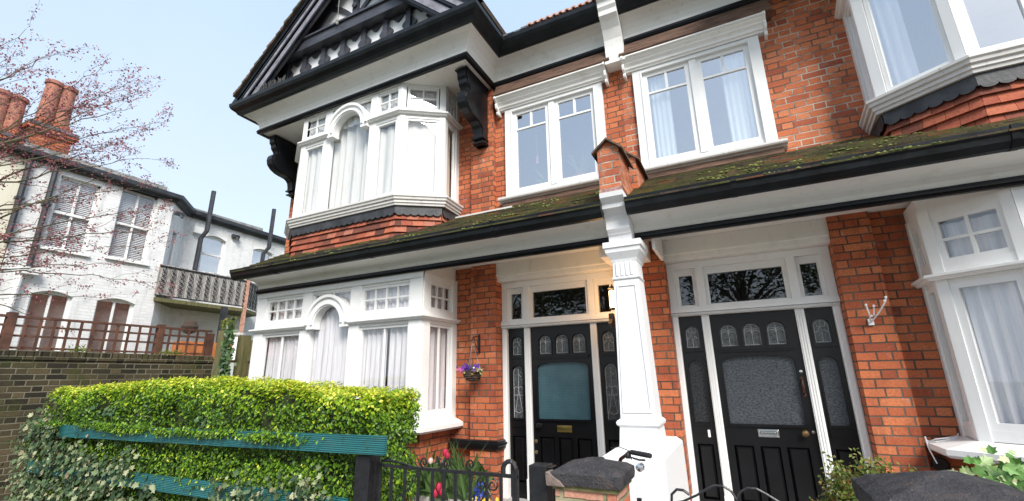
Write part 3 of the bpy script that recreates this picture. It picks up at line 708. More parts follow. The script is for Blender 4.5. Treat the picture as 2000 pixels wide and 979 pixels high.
    for h in archs:
        P=fill(h,'leadglass','leaded_light',D)
        x0=h[0][0];x1=h[1][0];cx=(x0+x1)/2;r=(x1-x0)/2;zs=.495-r; c=MB(Mx); y=Y+.027
        def ln(pp): c.tube([(p[0],y,p[1]) for p in pp],.0028,4)
        ln(arc(cx,zs,r-.012,0,180,10)); ln([(cx,.268),(cx,.488)]); ln([(x0+.012,.268),(x0+.012,zs)]); ln([(x1-.012,.268),(x1-.012,zs)]); ln([(x0+.012,.272),(x1-.012,.272)])
        for sx in (-1,1):
            ln(arc(cx+sx*(r-.012)/2,zs-.03,(r-.012)/2,0,180,8)); ln(arc(cx+sx*(r-.012)/2,zs-.008,(r-.012)/2,0,180,8))
        c.build('lead_came','came',P)
    # furniture
    lp=MB(Mx)
    z0,z1=(-.606,-.535) if kind=='R' else (-.628,-.556)
    a,b=(.045,.225)
    lp.box(a,b,Y-.012,Y-.0005,z0,z1); lp.box(a+.008,b-.008,Y-.020,Y-.0121,z0+.008,z0+.016); lp.box(a+.008,b-.008,Y-.020,Y-.0121,z1-.016,z1-.008); lp.box(a+.008,a+.018,Y-.02,Y-.0121,z0+.016,z1-.016); lp.box(b-.018,b-.008,Y-.02,Y-.0121,z0+.016,z1-.016)
    lp.box(a+.03,b-.03,Y-.017,Y-.0121,z0+.024,z1-.024)
    lp.build('letter_plate','chrome' if kind=='R' else 'brass',D,bevel=.002)
    k=MB(Mx); k.lathe([(.022,0),(.024,-.006),(.012,-.010),(.012,-.03),(.027,-.036),(.032,-.05),(.024,-.062),(.0,-.066)],(.437,Y,-.56),14,'y')
    k.build('door_knob','agedbrass' if kind=='R' else 'black',D,smooth=True)
    if kind=='R':
        k=MB(Mx); k.tube([(.487,Y,-.07),(.487,Y-.045,-.09),(.487,Y-.055,-.14),(.487,Y-.045,-.19),(.487,Y,-.215)],[.008,.009,.012,.009,.008],8); k.lathe([(.02,0),(.02,-.006),(.0,-.008)],(.487,Y,-.07),10,'y'); k.lathe([(.02,0),(.02,-.006),(.0,-.008)],(.487,Y,-.215),10,'y')
        k.build('pull_handle','ironred',D,smooth=True)
        k=MB(Mx); k.lathe([(.014,0),(.014,-.008),(.0,-.009)],(.495,Y,.0),12,'y'); k.lathe([(.014,0),(.014,-.008),(.0,-.009)],(.505,Y,-.55),12,'y'); k.build('door_lock','chrome',D,smooth=True)
        k=MB(Mx); k.box(-.412,-.388,Y-.015,Y-.0005,-.625,-.555); k.build('bell_push','whiteplastic',H,bevel=.004)
    else:
        for z in (-.74,-.86):
            k=MB(Mx); k.lathe([(.02,0),(.021,-.008),(.012,-.012),(.0,-.013)],(.50,Y,z),12,'y'); k.build('door_lock','agedbrass',D,smooth=True)
    for a,b in ((-.564,-.332),(.615,.848)):
        ht=archhole(a+.045,b-.045,.262,.50); hl=archhole(a+.04,b-.04,-.487,.135)
        q=leafpanel(a,b,-1.36,[(ht,0,0),(hl,0,0)],[(a+.04,b-.04,-1.20,-.69)],None,'side_panel',H)
        q.box(a+.02,b-.02,Y-.02,Y-.0102,.226,.242); q.box(a+.02,b-.02,Y-.02,Y-.0102,-.51,-.495)
        SP=q.build('side_panel','blackdoor',H,label='narrow black side panel of the door screen with two arched lights')
        P=fill(ht,'leadglass','leaded_light',SP)
        cx=(a+b)/2; c=MB(Mx); y=Y+.027
        def ln(pp): c.tube([(p[0],y,p[1]) for p in pp],.0028,4)
        r=(b-a)/2-.057; zs=.42
        ln(arc(cx,zs,r,0,180,10)); ln([(cx-r,.268),(cx-r,zs)]); ln([(cx+r,.268),(cx+r,zs)]); ln([(cx-r,.272),(cx+r,.272)])
        ln([(cx,.49),(cx,.425),(cx-.025,.395),(cx,.365),(cx+.025,.395),(cx,.425)]); ln([(cx,.365),(cx,.27)]); ln([(cx-r,.36),(cx-.04,.37),(cx-.02,.39)]); ln([(cx+r,.36),(cx+.04,.37),(cx+.02,.39)]); ln([(cx-r*.7,.46),(cx-.03,.42),(cx,.425)]); ln([(cx+r*.7,.46),(cx+.03,.42),(cx,.425)])
        c.build('lead_came','came',P)
        P=fill(hl,'frost_black' if (kind=='R' and a<0) else ('frost_dark' if kind=='R' else 'leadglass'),'glass_pane',SP)
        if kind=='L':
            c=MB(Mx)
            rr_=(b-a)/2-.052
            ln(arc(cx,.055,rr_,0,180,10)); ln([(cx-rr_,-.48),(cx-rr_,.055)]); ln([(cx+rr_,-.48),(cx+rr_,.055)]); ln([(cx,.12),(cx,-.15)]); ln([(cx,-.15),(cx-.045,-.40)]); ln([(cx,-.15),(cx+.045,-.40)])
            ln(arc(cx-.03,-.15,.03,0,180,8)); ln(arc(cx+.03,-.15,.03,0,180,8)); ln([(cx-.03,.0),(cx,.04),(cx+.03,.0),(cx,-.02),(cx-.03,.0)]); ln([(cx-.055,-.405),(cx,-.43),(cx+.055,-.405)]); ln([(cx-rr_,-.22),(cx+rr_,-.22)])
            c.build('lead_came','came',P)
    st=MB(Mx); st.box(-.63,.92,5.12,5.36,-1.45,-1.372); st.build('door_step','pave',H)
doorset(HR,Matrix.Identity(4),'R')
doorset(HL,mirror_x(-1.82),'L')

# black painted edge strip and string course left of the left door
b=MB(); b.box(-2.80,-2.745,5.10,5.16,-.70,.70); b.build('edge_strip','black',HL)
b=MB(); b.sweep([(0,-.82),(.035,-.82),(.04,-.79),(.05,-.78),(.05,-.755),(.035,-.75),(.035,-.735),(.02,-.725),(0,-.72)],[(-3.38,5.07),(-2.732,5.07),(-2.732,5.25)]); b.build('string_course','black',HL)
v=MB(); v.lathe([(.055,0),(.055,-.02),(.045,-.025),(.0,-.025)],(1.33,5.13,-.745),18,'y'); v.build('air_vent','iron',HR)

# ================== porch column
PC=thing('porch_column','white painted tapering square porch column on a block between the two front doors','column',(-.87,4.35,GZ))
c=MB()
cx=-.872; yb=4.22
c.frustum((-1.025,-.722,4.20,4.50,-.375),(-.985,-.762,4.20,4.46,1.035))
# recessed panel frame on the face
c.frustum((-1.0,-.985,4.191,4.206,-.30),(-.965,-.952,4.191,4.206,.80)); c.frustum((-.76,-.745,4.191,4.206,-.30),(-.797,-.784,4.191,4.206,.80))
c.box(-.965,-.784,4.191,4.206,.80,.815); c.box(-1.0,-.745,4.191,4.206,-.32,-.30)
for k in range(4): c.box(-.955+.045*k,-.932+.045*k,4.185,4.1995,.90,1.03)
c.build('shaft','masonry',PC)
c=MB(); c.sweep([(-.1,-.435),(.012,-.435),(.03,-.42),(.034,-.40),(.024,-.385),(.004,-.372),(-.1,-.372)],[(-1.025,4.50),(-1.025,4.20),(-.722,4.20),(-.722,4.50)]); c.build('base_moulding','masonry',PC)
c=MB(); c.sweep([(-.1,.868),(.012,.868),(.016,.878),(.004,.892),(-.1,.892)],[(-.985,4.46),(-.985,4.20),(-.762,4.20),(-.762,4.46)]); c.build('necking','masonry',PC)
c=MB(); c.frustum((-1.055,-.70,4.19,4.56,-.655),(-1.035,-.715,4.19,4.53,-.436)); c.build('plinth','masonry',PC)
c=MB(); c.frustum((-1.16,-.62,3.86,5.06,GZ),(-1.13,-.635,3.89,5.06,-.64)); c.frustum((-1.13,-.635,3.89,5.06,-.64),(-1.07,-.69,4.16,5.06,-.60)); c.build('pedestal','masonry',PC)
c=MB(); c.sweep([(-.12,1.035),(.004,1.035),(.012,1.06),(.035,1.10),(.05,1.125),(.055,1.16),(.068,1.17),(.068,1.225),(-.12,1.225)],[(-.985,4.50),(-.985,4.20),(-.762,4.20),(-.762,4.50)]); c.build('capital','masonry',PC)
c=MB(); c.prism([(4.80,1.226),(4.24,1.226),(4.235,1.32),(4.21,1.325),(4.20,1.345),(4.17,1.36),(4.165,1.44),(4.14,1.50),(4.09,1.535),(4.06,1.54),(4.055,1.58),(4.03,1.60),(3.995,1.63),(3.985,1.675),(4.80,1.675)],'x',-1.012,-.79)
c.build('corbel','masonry',PC)
# brick party pier on the lower roof
PP=thing('party_pier','small gabled brick pier with clay coping on the lower roof above the porch column','brick pier',(-.9,4.3,1.68))
c=MB(); z0=1.72
c.prism([(-1.005,z0),(-.795,z0),(-.795,2.12),(-.90,2.21),(-1.005,2.12)],'y',4.0,4.46)
c.prism([(-1.02,1.6),(-.745,1.6),(-.745,2.27),(-.89,2.39),(-1.02,2.27)],'y',4.62,5.24); c.prism([(-1.0,1.6),(-.80,1.6),(-.80,1.95),(-1.0,1.95)],'y',4.461,4.62)
c.build('brickwork','brick_up',PP,uv=True)
c=MB()
def cap_(xl,xr,xm,ze,zp,ya,yb_,t=.022,o=.045):
    for a,s_ in ((xl,-1),(xr,1)):
        sl_=(zp-ze)/abs(xm-a); xe=a+s_*o; zee=ze-sl_*o
        c.add([(xe,ya,zee),(xm,ya,zp),(xm,yb_,zp),(xe,yb_,zee),(xe,ya,zee+t),(xm,ya,zp+t),(xm,yb_,zp+t),(xe,yb_,zee+t)],[(0,1,2,3),(4,5,6,7),(0,1,5,4),(1,2,6,5),(2,3,7,6),(3,0,4,7)])
cap_(-1.005,-.795,-.90,2.122,2.212,3.955,4.50); cap_(-1.02,-.745,-.89,2.272,2.392,4.59,5.24)
c.build('coping','redcoping',PP)
c=MB(); c.box(-1.01,-.80,3.995,4.2,1.676,1.719); c.build('mortar_bed','mortarpatch',PP)

# ================== lower roof, gutter and frieze
def lowroof(x0,x1,H,lab):
    r=MB(); nC=13; Lr=math.hypot(1.24,.70); gauge=Lr/nC
    dy,dz=1.24/Lr,.70/Lr
    for i in range(nC):
        s0=i*gauge-.02; nt=int((x1-x0)/.165)+1; off=.08 if i%2 else 0
        for k in range(-1,nt+1):
            a=max(x0,x0+off+k*.165); b_=min(x1,x0+off+(k+1)*.165)
            if b_-a<.02: continue
            r.cr=random.random(); j=random.uniform(-.003,.003); lift=.020+random.uniform(-.002,.004)
            A=(4.02+dy*(s0+j),1.555+dz*(s0+j)); B=(4.02+dy*(s0+gauge*1.25),1.555+dz*(s0+gauge*1.25))
            n_=(-dz,dy)
            def q(P,h): return (P[0]+n_[0]*h,P[1]+n_[1]*h)
            f1,f2,g1,g2=q(A,.015),q(A,.015+lift*.72),q(B,.0),q(B,.008)
            v=[(a+.001,*f1),(b_-.001,*f1),(b_-.001,*f2),(a+.001,*f2),(b_-.001,*g2),(a+.001,*g2),(b_-.001,*g1),(a+.001,*g1)]
            r.add(v,[(0,1,2,3),(3,2,4,5),(1,6,4,2),(0,3,5,7),(0,7,6,1)])
    r.cr=.2
    r.prism([(4.06,1.48),(4.04,1.555),(5.24,2.225),(5.24,2.16)],'x',x0+.02,x1-.02)
    R_=r.build('porch_roof','rooftile',H,label=lab)
    mo=MB(); n_=(-dz,dy)
    for _ in range(int((x1-x0)*26)):
        cx_=random.uniform(x0+.1,x1-.1)
        if math.sin(cx_*2.1)+math.sin(cx_*5.3+1)<-.3: continue
        i=random.randint(0,nC-2)
        for k in range(random.randint(1,6)):
            xx=min(x1-.03,max(x0+.03,cx_+random.gauss(0,.05))); s_=i*gauge-.02+random.uniform(-.01,.02); rr=random.uniform(.006,.015); h=.028
            p=(xx,4.02+dy*s_+n_[0]*h,1.555+dz*s_+n_[1]*h); mo.cr=random.random()
            mo.add([(p[0]-rr*1.6,p[1],p[2]),(p[0],p[1]-rr,p[2]-rr*.3),(p[0]+rr*1.6,p[1],p[2]),(p[0],p[1]+rr,p[2]+rr*.4),(p[0],p[1]-rr*.3,p[2]+rr*.9),(p[0],p[1],p[2]-rr*.7)],[(0,1,4),(1,2,4),(2,3,4),(3,0,4),(1,0,5),(2,1,5),(3,2,5),(0,3,5)])
    q_=mo.build('moss','mossm',R_,smooth=True); q_['kind']='stuff'
    return R_
RL=lowroof(-6.60,-1.01,HL,'mossy tiled lean-to roof between the two floors'); RR=lowroof(-.79,5.2,HR,'mossy tiled lean-to roof between the two floors')
f=MB(); f.box(-3.44,-2.5,5.13,5.249,2.185,2.225); f.build('mortar_fillet','fadedsill',RL)
FRZ=[(-.03,1.352),(.0,1.352),(.006,1.40),(.03,1.435),(.08,1.46),(.16,1.475),(.27,1.48),(.27,1.52),(-.03,1.60)]
BND=[(-.02,1.283),(.018,1.283),(.026,1.295),(.020,1.305),(.032,1.315),(.032,1.330),(.022,1.338),(.022,1.351),(-.02,1.351)]
GUT=[(.24,1.478),(.29,1.455),(.33,1.46),(.375,1.50),(.385,1.54),(.40,1.555),(.405,1.60),(.385,1.604),(.38,1.565),(.25,1.565)]
for H,x0,x1,xg0,xg1 in ((HL,-6.50,-1.012,-6.62,-1.014),(HR,-.788,5.2,-.786,5.2)):
    a=MB(); a.sweep(FRZ,[(x0,4.40),(x1,4.40)]); a.build('eaves_frieze','cream',H)
    a=MB(); a.sweep(BND,[(x0-.01 if H is HL else x0+.002,4.40),(x1+(.01 if H is HR else -.001),4.40)]); a.build('black_moulding','black',H)
    a=MB(); a.sweep(GUT,[(xg0,4.40),(xg1,4.40)])
    x=xg0+.9
    while x<xg1-.2:
        a.sweep([(o+(.008 if o>.25 else 0),z+(-.006 if z<1.5 else .004)) for o,z in GUT],[(x,4.40),(x+.045,4.40)]); x+=1.75
    G_=a.build('gutter','gutter',H)
    a=MB(); a.box(x0+.02,x1-.02,4.44,5.14 if H is HL else 5.14,1.44,1.46); a.box(x0+.03,x1-.03,4.425,4.445,1.29,1.44); a.build('porch_soffit','soffit',H)
a=MB(); a.box(-.65,-.62,4.5,5.06,1.20,1.435); a.box(-1.2,-.76,4.56,5.06,1.20,1.43); a.build('porch_beam','cream',HL)

# ================== upper eaves
FR2=[(-.05,4.255),(0,4.255),(.006,4.31),(.025,4.37),(.065,4.43),(.13,4.475),(.21,4.50),(.21,4.56),(-.05,4.56)]
FSC=[(.10,4.561),(.195,4.561),(.195,4.82),(.10,4.82)]
BN2=[(-.03,4.178),(.018,4.178),(.028,4.19),(.022,4.203),(.034,4.213),(.034,4.228),(.022,4.238),(.022,4.254),(-.03,4.254)]
GT2=[(.19,4.50),(.225,4.485),(.26,4.49),(.285,4.53),(.34,4.575),(.365,4.62),(.37,4.675),(.35,4.68),(.19,4.68)]
pL=[(-7.05,11.0),(-7.05,4.40),(-2.79,4.40),(-2.79,5.17),(-1.062,5.17)]
pR=[(-.828,5.17),(.835,5.17),(.835,4.40),(5.1,4.40)]
for H,p in ((HL,pL),(HR,pR)):
    a=MB(); a.sweep(FR2,p); a.build('eaves_frieze','cream',H)
    a=MB(); a.sweep(BN2,p); a.build('black_moulding','black',H)
    a=MB(); a.sweep(GT2,p); a.build('gutter','gutter',H)
    a=MB(); a.sweep(FSC,p[:4] if H is HL else p); a.build('fascia_board','black',H)
a=MB(); a.box(-7.04,-2.80,4.41,5.24,4.2,4.22); a.build('jetty_soffit','soffit',HL)
a=MB(); a.box(.845,5.1,4.41,5.24,4.2,4.22); a.build('jetty_soffit','soffit',HR)
# party corbel under the upper eaves
a=MB(); a.prism([(5.28,3.93),(5.09,3.93),(5.075,3.96),(5.06,4.05),(5.055,4.12),(5.03,4.22),(4.97,4.34),(4.90,4.42),(4.84,4.46),(4.83,4.52),(4.80,4.56),(4.79,4.63),(4.74,4.66),(4.735,4.74),(4.72,4.76),(4.72,4.80),(5.28,4.80)],'x',-1.06,-.83)
a.box(-1.075,-.815,5.05,5.249,3.885,3.929)
a.build('party_corbel','cream',HL); a=MB(); a.box(-1.05,-.84,4.76,5.3,4.802,5.4); a.build('party_parapet','brick_up',HL,uv=True)
# brackets
BP=[(5.168,4.176),(4.56,4.176),(4.55,4.14),(4.56,4.05),(4.59,4.02),(4.60,3.96),(4.64,3.92),(4.655,3.885),(4.64,3.86),(4.60,3.84),(4.56,3.79),(4.55,3.72),(4.57,3.64),(4.63,3.58),(4.71,3.545),(4.80,3.53),(4.90,3.52),(4.96,3.49),(4.995,3.45),(5.01,3.38),(5.015,3.30),(5.05,3.285),(5.04,3.255),(5.06,3.225),(5.168,3.225)]
def bracket(H,x):
    a=MB(); a.prism(BP,'x',x+.02,x+.15)
    a.prism([(y+.03 if y<5.1 else y,z-(.0)) for y,z in BP],'x',x,x+.17)
    a.box(x-.015,x+.185,4.545,5.168,4.155,4.177); a.box(x-.012,x+.182,5.0,5.168,3.30,3.325); a.box(x-.012,x+.182,5.02,5.168,3.235,3.26)
    a.build('bracket','black',H,bevel=.006)
bracket(HL,-3.055); bracket(HL,-6.99)
# ---- gable
YG=4.12; XC=-4.93; zE=4.76; k_=.92; XE=-7.50
def zr(x): return zE+k_*(abs(XC-XE)-abs(x-XC))
zap=zr(XC)
def raker(off0,off1,y0,y1,mat,name,par,xe=XE,label=None):
    a=MB()
    for s_ in (-1,1):
        xe_=XC+s_*abs(XC-xe)
        P=[(xe_,zE-off0+0),(XC,zap-off0),(XC,zap-off1),(xe_+ -s_*0,zE-off1)]
        # keep foot at gutter height
        zf=4.75
        q=[]
        def xat(z,off): return XC+s_*(abs(XC-XE)-(z+off-zE)/k_)
        P=[(xat(zf,off0),zf),(XC,zap-off0),(XC,zap-off1),(xat(zf,off1),zf)]
        a.prism(P,'y',y0,y1)
    return a.build(name,mat,par,label=label)
GB=raker(.14,.68,YG+.03,YG+.07,'timber','bargeboard',HL,label='black and white half timbered gable with cusped panels')
raker(.05,.16,YG-.03,YG+.08,'black','bargeboard_capping',GB); raker(.20,.235,YG-.015,YG+.029,'black','bargeboard_bead',GB); raker(.235,.35,YG+.0,YG+.029,'sheentrim','bargeboard_moulding',GB); raker(.375,.42,YG-.02,YG+.029,'black','bargeboard_bead',GB)
raker(.45,.60,YG+.005,YG+.029,'sheentrim','bargeboard_moulding',GB); raker(.62,.67,YG-.01,YG+.029,'black','bargeboard_bead',GB)
a=MB(); a.prism([(-7.2,4.5),(-2.66,4.5),(XC,6.75)],'y',4.40,4.44); a.build('gable_panel','masonry',GB)
a=MB(); a.prism([(-6.9,5.375),(-2.96,5.375),(-2.96-.0,5.38),(-3.15,5.555),(-6.71,5.555)],'y',4.22,4.37)
a.box(-6.75,-3.1,4.19,4.36,5.556,5.59)
a.build('tie_beam','timber',GB)
# dark soffit between bargeboard and panel
a=MB()
for s_ in (-1,1):
    a.add([(XC,YG+.08,zap-.16),(XC+s_*2.44,YG+.08,zap-.16-k_*2.44),(XC+s_*2.44,4.40,zap-.16-k_*2.44),(XC,4.40,zap-.16)],[(0,1,2,3)])
a.build('verge_soffit','black',GB)
# posts with cusped boards
xs=[XC+.03+.445*(i-3.5) for i in range(8)]
a=MB()
outer=[(-6.95,4.62),(-2.9,4.62),(-2.9,5.38),(-6.95,5.38)]; holes=[]
for i in range(7):
    l,r_=xs[i],xs[i+1]; m_=(l+r_)/2; w_=(r_-l)
    half=[(.0,.275),(.045,.30),(.095,.37),(.15,.378),(.185,.335),(.18,.28),(.125,.225),(.085,.18),(.08,.145),(.11,.105),(.165,.075),(.19,.045),(.19,-.2)]
    half=[(x*1.09,z) for x,z in half]; h=[(m_+x,4.985+z) for x,z in half]+[(m_-x,4.985+z) for x,z in half[:0:-1]]
    holes.append(h[::-1])
a.plate(outer,holes,4.375,4.399); a.build('cusped_boards','timber',GB)
a=MB()
for x in xs: a.box(x-.045,x+.045,4.34,4.3745,4.6,5.374)
a.build('gable_post','timber',GB)
a=MB()
a.box(XC-.06,XC+.06,4.36,4.399,5.556,6.6)
for s_ in (-1,1):
    P=[]
    for t in range(9):
        u=t/8; x=XC+s_*(.06+.62*u); z=5.78+.42*u+.06*math.sin(PI*u); P.append((x,z))
    a.prism([(x,z+.05) for x,z in P]+[(x,z-.05) for x,z in P[::-1]],'y',4.37,4.398)
    a.prism([(XC+s_*1.35,5.556),(XC+s_*1.15,5.556),(XC+s_*.45,6.25),(XC+s_*.5,6.38)],'y',4.371,4.397)
a.lathe([(.05,4.36),(.05,4.33),(.0,4.31)],(XC,0,5.95),12,'y')
a.build('gable_braces','timber',GB)
# gable roof slopes with stepped tile edge
a=MB()
for s_ in (-1,1):
    n=26
    for i in range(n):
        x0_=XC+s_*(abs(XC-XE)-.12)*i/n; x1_=XC+s_*(abs(XC-XE)-.12)*(i+1)/n
        a.cr=random.random(); up=.012+random.uniform(0,.006)
        a.prism([(x0_,zr(x0_)-.045),(x1_,zr(x1_)-.045),(x1_+s_*.01,zr(x1_)+up+.012),(x0_,zr(x0_)+.003)],'y',YG-.06-random.uniform(0,.02),10.9 if s_<0 or abs(x1_-XC)<1.9 else 5.3)
a.build('gable_roof','maintile',HL)
a=MB(); 
a.prism([(4.86,4.66),(4.84,4.70),(8.6,7.6),(8.7,7.5)],'x',-3.9,-1.05); a.prism([(4.86,4.66),(4.84,4.70),(8.6,7.6),(8.7,7.5)],'x',-.82,5.2); a.build('main_roof','maintile',HL)
# half round ends of the clay tiles and slates at the eaves
a=MB()
for i in range(11):
    x=-2.02+i*.092; a.plate(arc(x,4.70,.046,0,180,10)+arc(x,4.70,.026,180,0,8),[],4.80,5.25)
a.build('eaves_tiles','claypink',HL)
a=MB()
for i in range(9): a.cr=random.random(); x=-2.95+i*.1; a.box(x,x+.096,4.80+.01*(i%2),5.2,4.685,4.70+.008*(i%3))
a.build('eaves_slates','slate',HL)
# bird spikes and hook on the gutter
a=MB()
for i in range(26):
    x=-6.72+i*.028; a.tube([(x,4.04,4.68),(x+random.uniform(-.02,.02),4.03+random.uniform(-.02,.02),4.76+random.uniform(0,.03))],.0025,3)
tag(a.build('bird_spikes','cement',base=(-6.4,4.03,4.68)),'row of thin bird spikes on the upper gutter at the left of the gable','bird spikes')
a=MB(); a.tube([(-5.13,4.20,6.6),(-5.12,4.19,5.9),(-5.10,4.185,5.62)],.006,5); a.lathe([(.014,5.50),(.026,5.52),(.018,5.55),(.028,5.57),(.012,5.62)],(-5.10,4.18,0),10)
tag(a.build('overhead_cable','cement',base=(-5.1,4.18,5.5)),'thin grey cable ending in a small insulator on the gable tie beam','cable')
# ================================================================== SETTING
g_=MB(); g_.box(-60,60,-40,60,GZ-.2,GZ-.03); tag(g_.build('ground','grass',base=(0,0,GZ)),None,None,kind='structure')
g_=MB(); g_.box(-7.9,40,.55,2.30,GZ-.028,GZ+.0); tag(g_.build('pavement','pave',base=(0,1,GZ)),None,None,kind='structure')
g_=MB(); g_.box(-60,40,-6,.40,GZ-.028,GZ-.11+.09); tag(g_.build('road','stone',base=(0,-3,GZ)),None,None,kind='structure')
g_=MB(); g_.box(-60,40,.401,.549,GZ-.028,GZ+.005); tag(g_.build('kerb','cement',base=(0,.5,GZ)),None,None,kind='structure')
g_=MB(); g_.box(-8.2,5.2,2.301,5.2,GZ-.028,GZ+.02); tag(g_.build('front_garden_soil','soil',base=(-2,3.5,GZ)),None,None,kind='structure')
g_=MB(); g_.box(-2.75,-1.22,2.302,5.1,GZ+.021,GZ+.06); g_.box(-.55,.90,2.302,5.1,GZ+.021,GZ+.06); tag(g_.build('garden_path','path',base=(-1,3.5,GZ)),None,None,kind='structure')

# ================== brick piers and gates
def coping(mb,x0,x1,y0,y1,zt,th,peak):
    n=10; V=[];cxm,cym=(x0+x1)/2,(y0+y1)/2
    for j in range(n+1):
        for i in range(n+1):
            u,v=i/n,j/n; x=x0+(x1-x0)*u; y=y0+(y1-y0)*v
            h=max(0,1-max(abs(u-.5),abs(v-.5))*2)
            e=min(u,1-u,v,1-v)
            V.append((x+random.uniform(-.003,.003),y+random.uniform(-.003,.003),zt-th*0+peak*h**.9+random.uniform(-.003,.003)-(0.008 if e==0 else 0)))
    F=[(j*(n+1)+i,j*(n+1)+i+1,(j+1)*(n+1)+i+1,(j+1)*(n+1)+i) for j in range(n) for i in range(n)]
    k=len(V); ring=[i for i in range(n+1)]+[(j+1)*(n+1)-1 for j in range(1,n+1)]+[n*(n+1)+i for i in range(n-1,-1,-1)]+[j*(n+1) for j in range(n-1,0,-1)]
    for r_ in ring:
        x,y,z=V[r_]; V.append((x+random.uniform(-.002,.002),y,z-th*.5))
    for r_ in ring:
        x,y,z=V[r_]; s_=.985; V.append((cxm+(x-cxm)*s_,cym+(y-cym)*s_,zt-th))
    m=len(ring)
    for i in range(m):
        a,b=ring[i],ring[(i+1)%m]; F.append((b,a,k+i,k+(i+1)%m)); F.append((k+(i+1)%m,k+i,k+m+i,k+m+(i+1)%m))
    F.append(tuple(k+m+i for i in range(m)))
    mb.add(V,F)
P1=thing('gate_pier','red brick gate pier between the gates, its dark pyramidal cap chipped at the left','gate pier',(-.80,2.57,GZ))
a=MB(); a.box(-.965,-.645,2.43,2.72,GZ,-.565); a.build('brickwork','pier',P1,uv=True)
a=MB(); a.box(-.975,-.632,2.418,2.73,-.564,-.54); a.build('mortar_bed','cement2' if 'cement2' in M else 'post',P1)
a=MB(); coping(a,-.985,-.612,2.40,2.745,-.478,.062,.052); a.build('coping_stone','stone',P1)
a=MB(); a.prism([(-1.002,-.548),(-.90,-.548),(-.925,-.52),(-.955,-.505),(-.985,-.478),(-1.005,-.482)],'y',2.392,2.46); a.build('stone_chip','stone2',P1,bevel=.006)
P2=thing('gate_pier','gate pier with a large worn stone cap at the bottom right beside variegated ivy','gate pier',(.62,2.4,GZ))
a=MB(); a.box(.40,.86,2.20,2.62,GZ,-.545); a.build('brickwork','pier',P2,uv=True)
a=MB(); coping(a,.365,.90,2.15,2.66,-.452,.09,.085); a.build('coping_stone','stone',P2)
# posts
a=MB(); a.box(-2.335,-2.215,2.40,2.50,GZ,-.475); tag(a.build('gate_post','iron',base=(-2.27,2.45,GZ),bevel=.004),'square black timber gate post at the end of the teal boards','gate post')
a=MB(); a.box(-1.115,-1.012,2.43,2.53,GZ,-.462); a.box(-1.02,-.985,2.44,2.52,-.475,-.467); tag(a.build('gate_post','iron',base=(-1.07,2.48,GZ),bevel=.004),'square black gate post fixed to the left side of the brick gate pier','gate post')
def scroll(mb,c,r,turns=1.4,s_=1,up=1,y=2.46,th=.0055,a0=-90):
    P=[]
    n=26
    for i in range(n+1):
        t=i/n; rr=r*(1-.78*t); a=math.radians(a0+360*turns*t); P.append((c[0]+s_*rr*math.cos(a),y,c[1]+up*rr*math.sin(a)))
    mb.tube(P,th,5)
GT=thing('garden_gate','black iron garden gate with straight bars and scrolls, left of the brick pier','gate',(-1.68,2.46,GZ))
a=MB()
a.box(-2.185,-1.195,2.452,2.468,-.540,-.522); a.box(-2.185,-1.195,2.452,2.468,-1.30,-1.28); a.box(-2.195,-2.17,2.448,2.472,-1.42,-.515); a.box(-1.225,-1.195,2.445,2.475,-1.42,-.50)
for k in range(9):
    x=-1.21+0; 
a.tube([(-1.285,2.46,-.53),(-1.285,2.46,-.49),(-1.275,2.46,-.47),(-1.255,2.46,-.457),(-1.235,2.46,-.455),(-1.215,2.46,-.468),(-1.208,2.46,-.49),(-1.208,2.46,-.53)],.014,6)
a.build('frame','iron',GT)
for x in (-2.08,-1.975,-1.87,-1.765,-1.685,-1.60,-1.50,-1.39,-1.30):
    a=MB(); a.box(x-.0075,x+.0075,2.453,2.467,-1.28,-.541); a.build('bar','iron',GT)
a=MB()
for c_,s_ in (((-1.83,-.495),-1),((-1.72,-.49),1),((-1.655,-.49),-1),((-1.50,-.488),-1)): (lambda q:(scroll(q,c_,.032,1.3,s_),q.build('scroll','iron',GT)))(MB())
for c_,s_ in (((-1.425,-.585),-1),((-1.352,-.585),1)): (lambda q:(scroll(q,c_,.035,1.3,s_,-1),q.build('scroll','iron',GT)))(MB())
a.tube([(-2.17,2.46,-.505),(-2.08,2.46,-.500),(-1.98,2.46,-.512),(-1.92,2.46,-.524)],.007,5); a.build('latch_hook','iron',GT); a=MB(); a.tube([(-2.15,2.46,-.50),(-2.12,2.47,-.485),(-2.09,2.46,-.50)],.006,5)
a.build('latch_scroll','iron',GT); a=MB(); a.tube([(-1.87,2.46,-.53),(-1.90,2.46,-.60),(-1.96,2.46,-.67),(-2.02,2.46,-.70)],.005,5); a.tube([(-1.39,2.46,-.60),(-1.42,2.46,-.66),(-1.48,2.46,-.72)],.005,5); a.tube([(-1.39,2.46,-.60),(-1.35,2.46,-.66),(-1.30,2.46,-.70)],.005,5)
a.build('latch_scrollwork','iron',GT)
G2=thing('garden_gate','black iron gate with a wavy double arched top, right of the brick pier','gate',(-.13,2.46,GZ))
a=MB(); a.box(-.55,-.53,2.45,2.47,-1.42,-.58); a.box(.34,.36,2.45,2.47,-1.42,-.58); a.box(-.53,.34,2.452,2.468,-.66,-.645); a.box(-.53,.34,2.452,2.468,-1.32,-1.30); a.build('frame','iron',G2)
for k in range(7):
    x=-.44+k*.113; a=MB(); a.box(x-.007,x+.007,2.453,2.467,-1.30,-.66); a.build('bar','iron',G2)
a=MB()
a.tube([(-.305,2.46,-.545),(-.33,2.46,-.528),(-.36,2.46,-.527),(-.385,2.46,-.55),(-.39,2.46,-.59),(-.36,2.46,-.64)],.0065,6)
for s_ in (-1,1):
    a.tube([(-.105+s_*x,2.46,z) for x,z in ((0,-.55),(.02,-.515),(.05,-.497),(.085,-.497),(.12,-.515),(.17,-.545),(.23,-.575),(.32,-.60),(.42,-.62))],.0055,6)
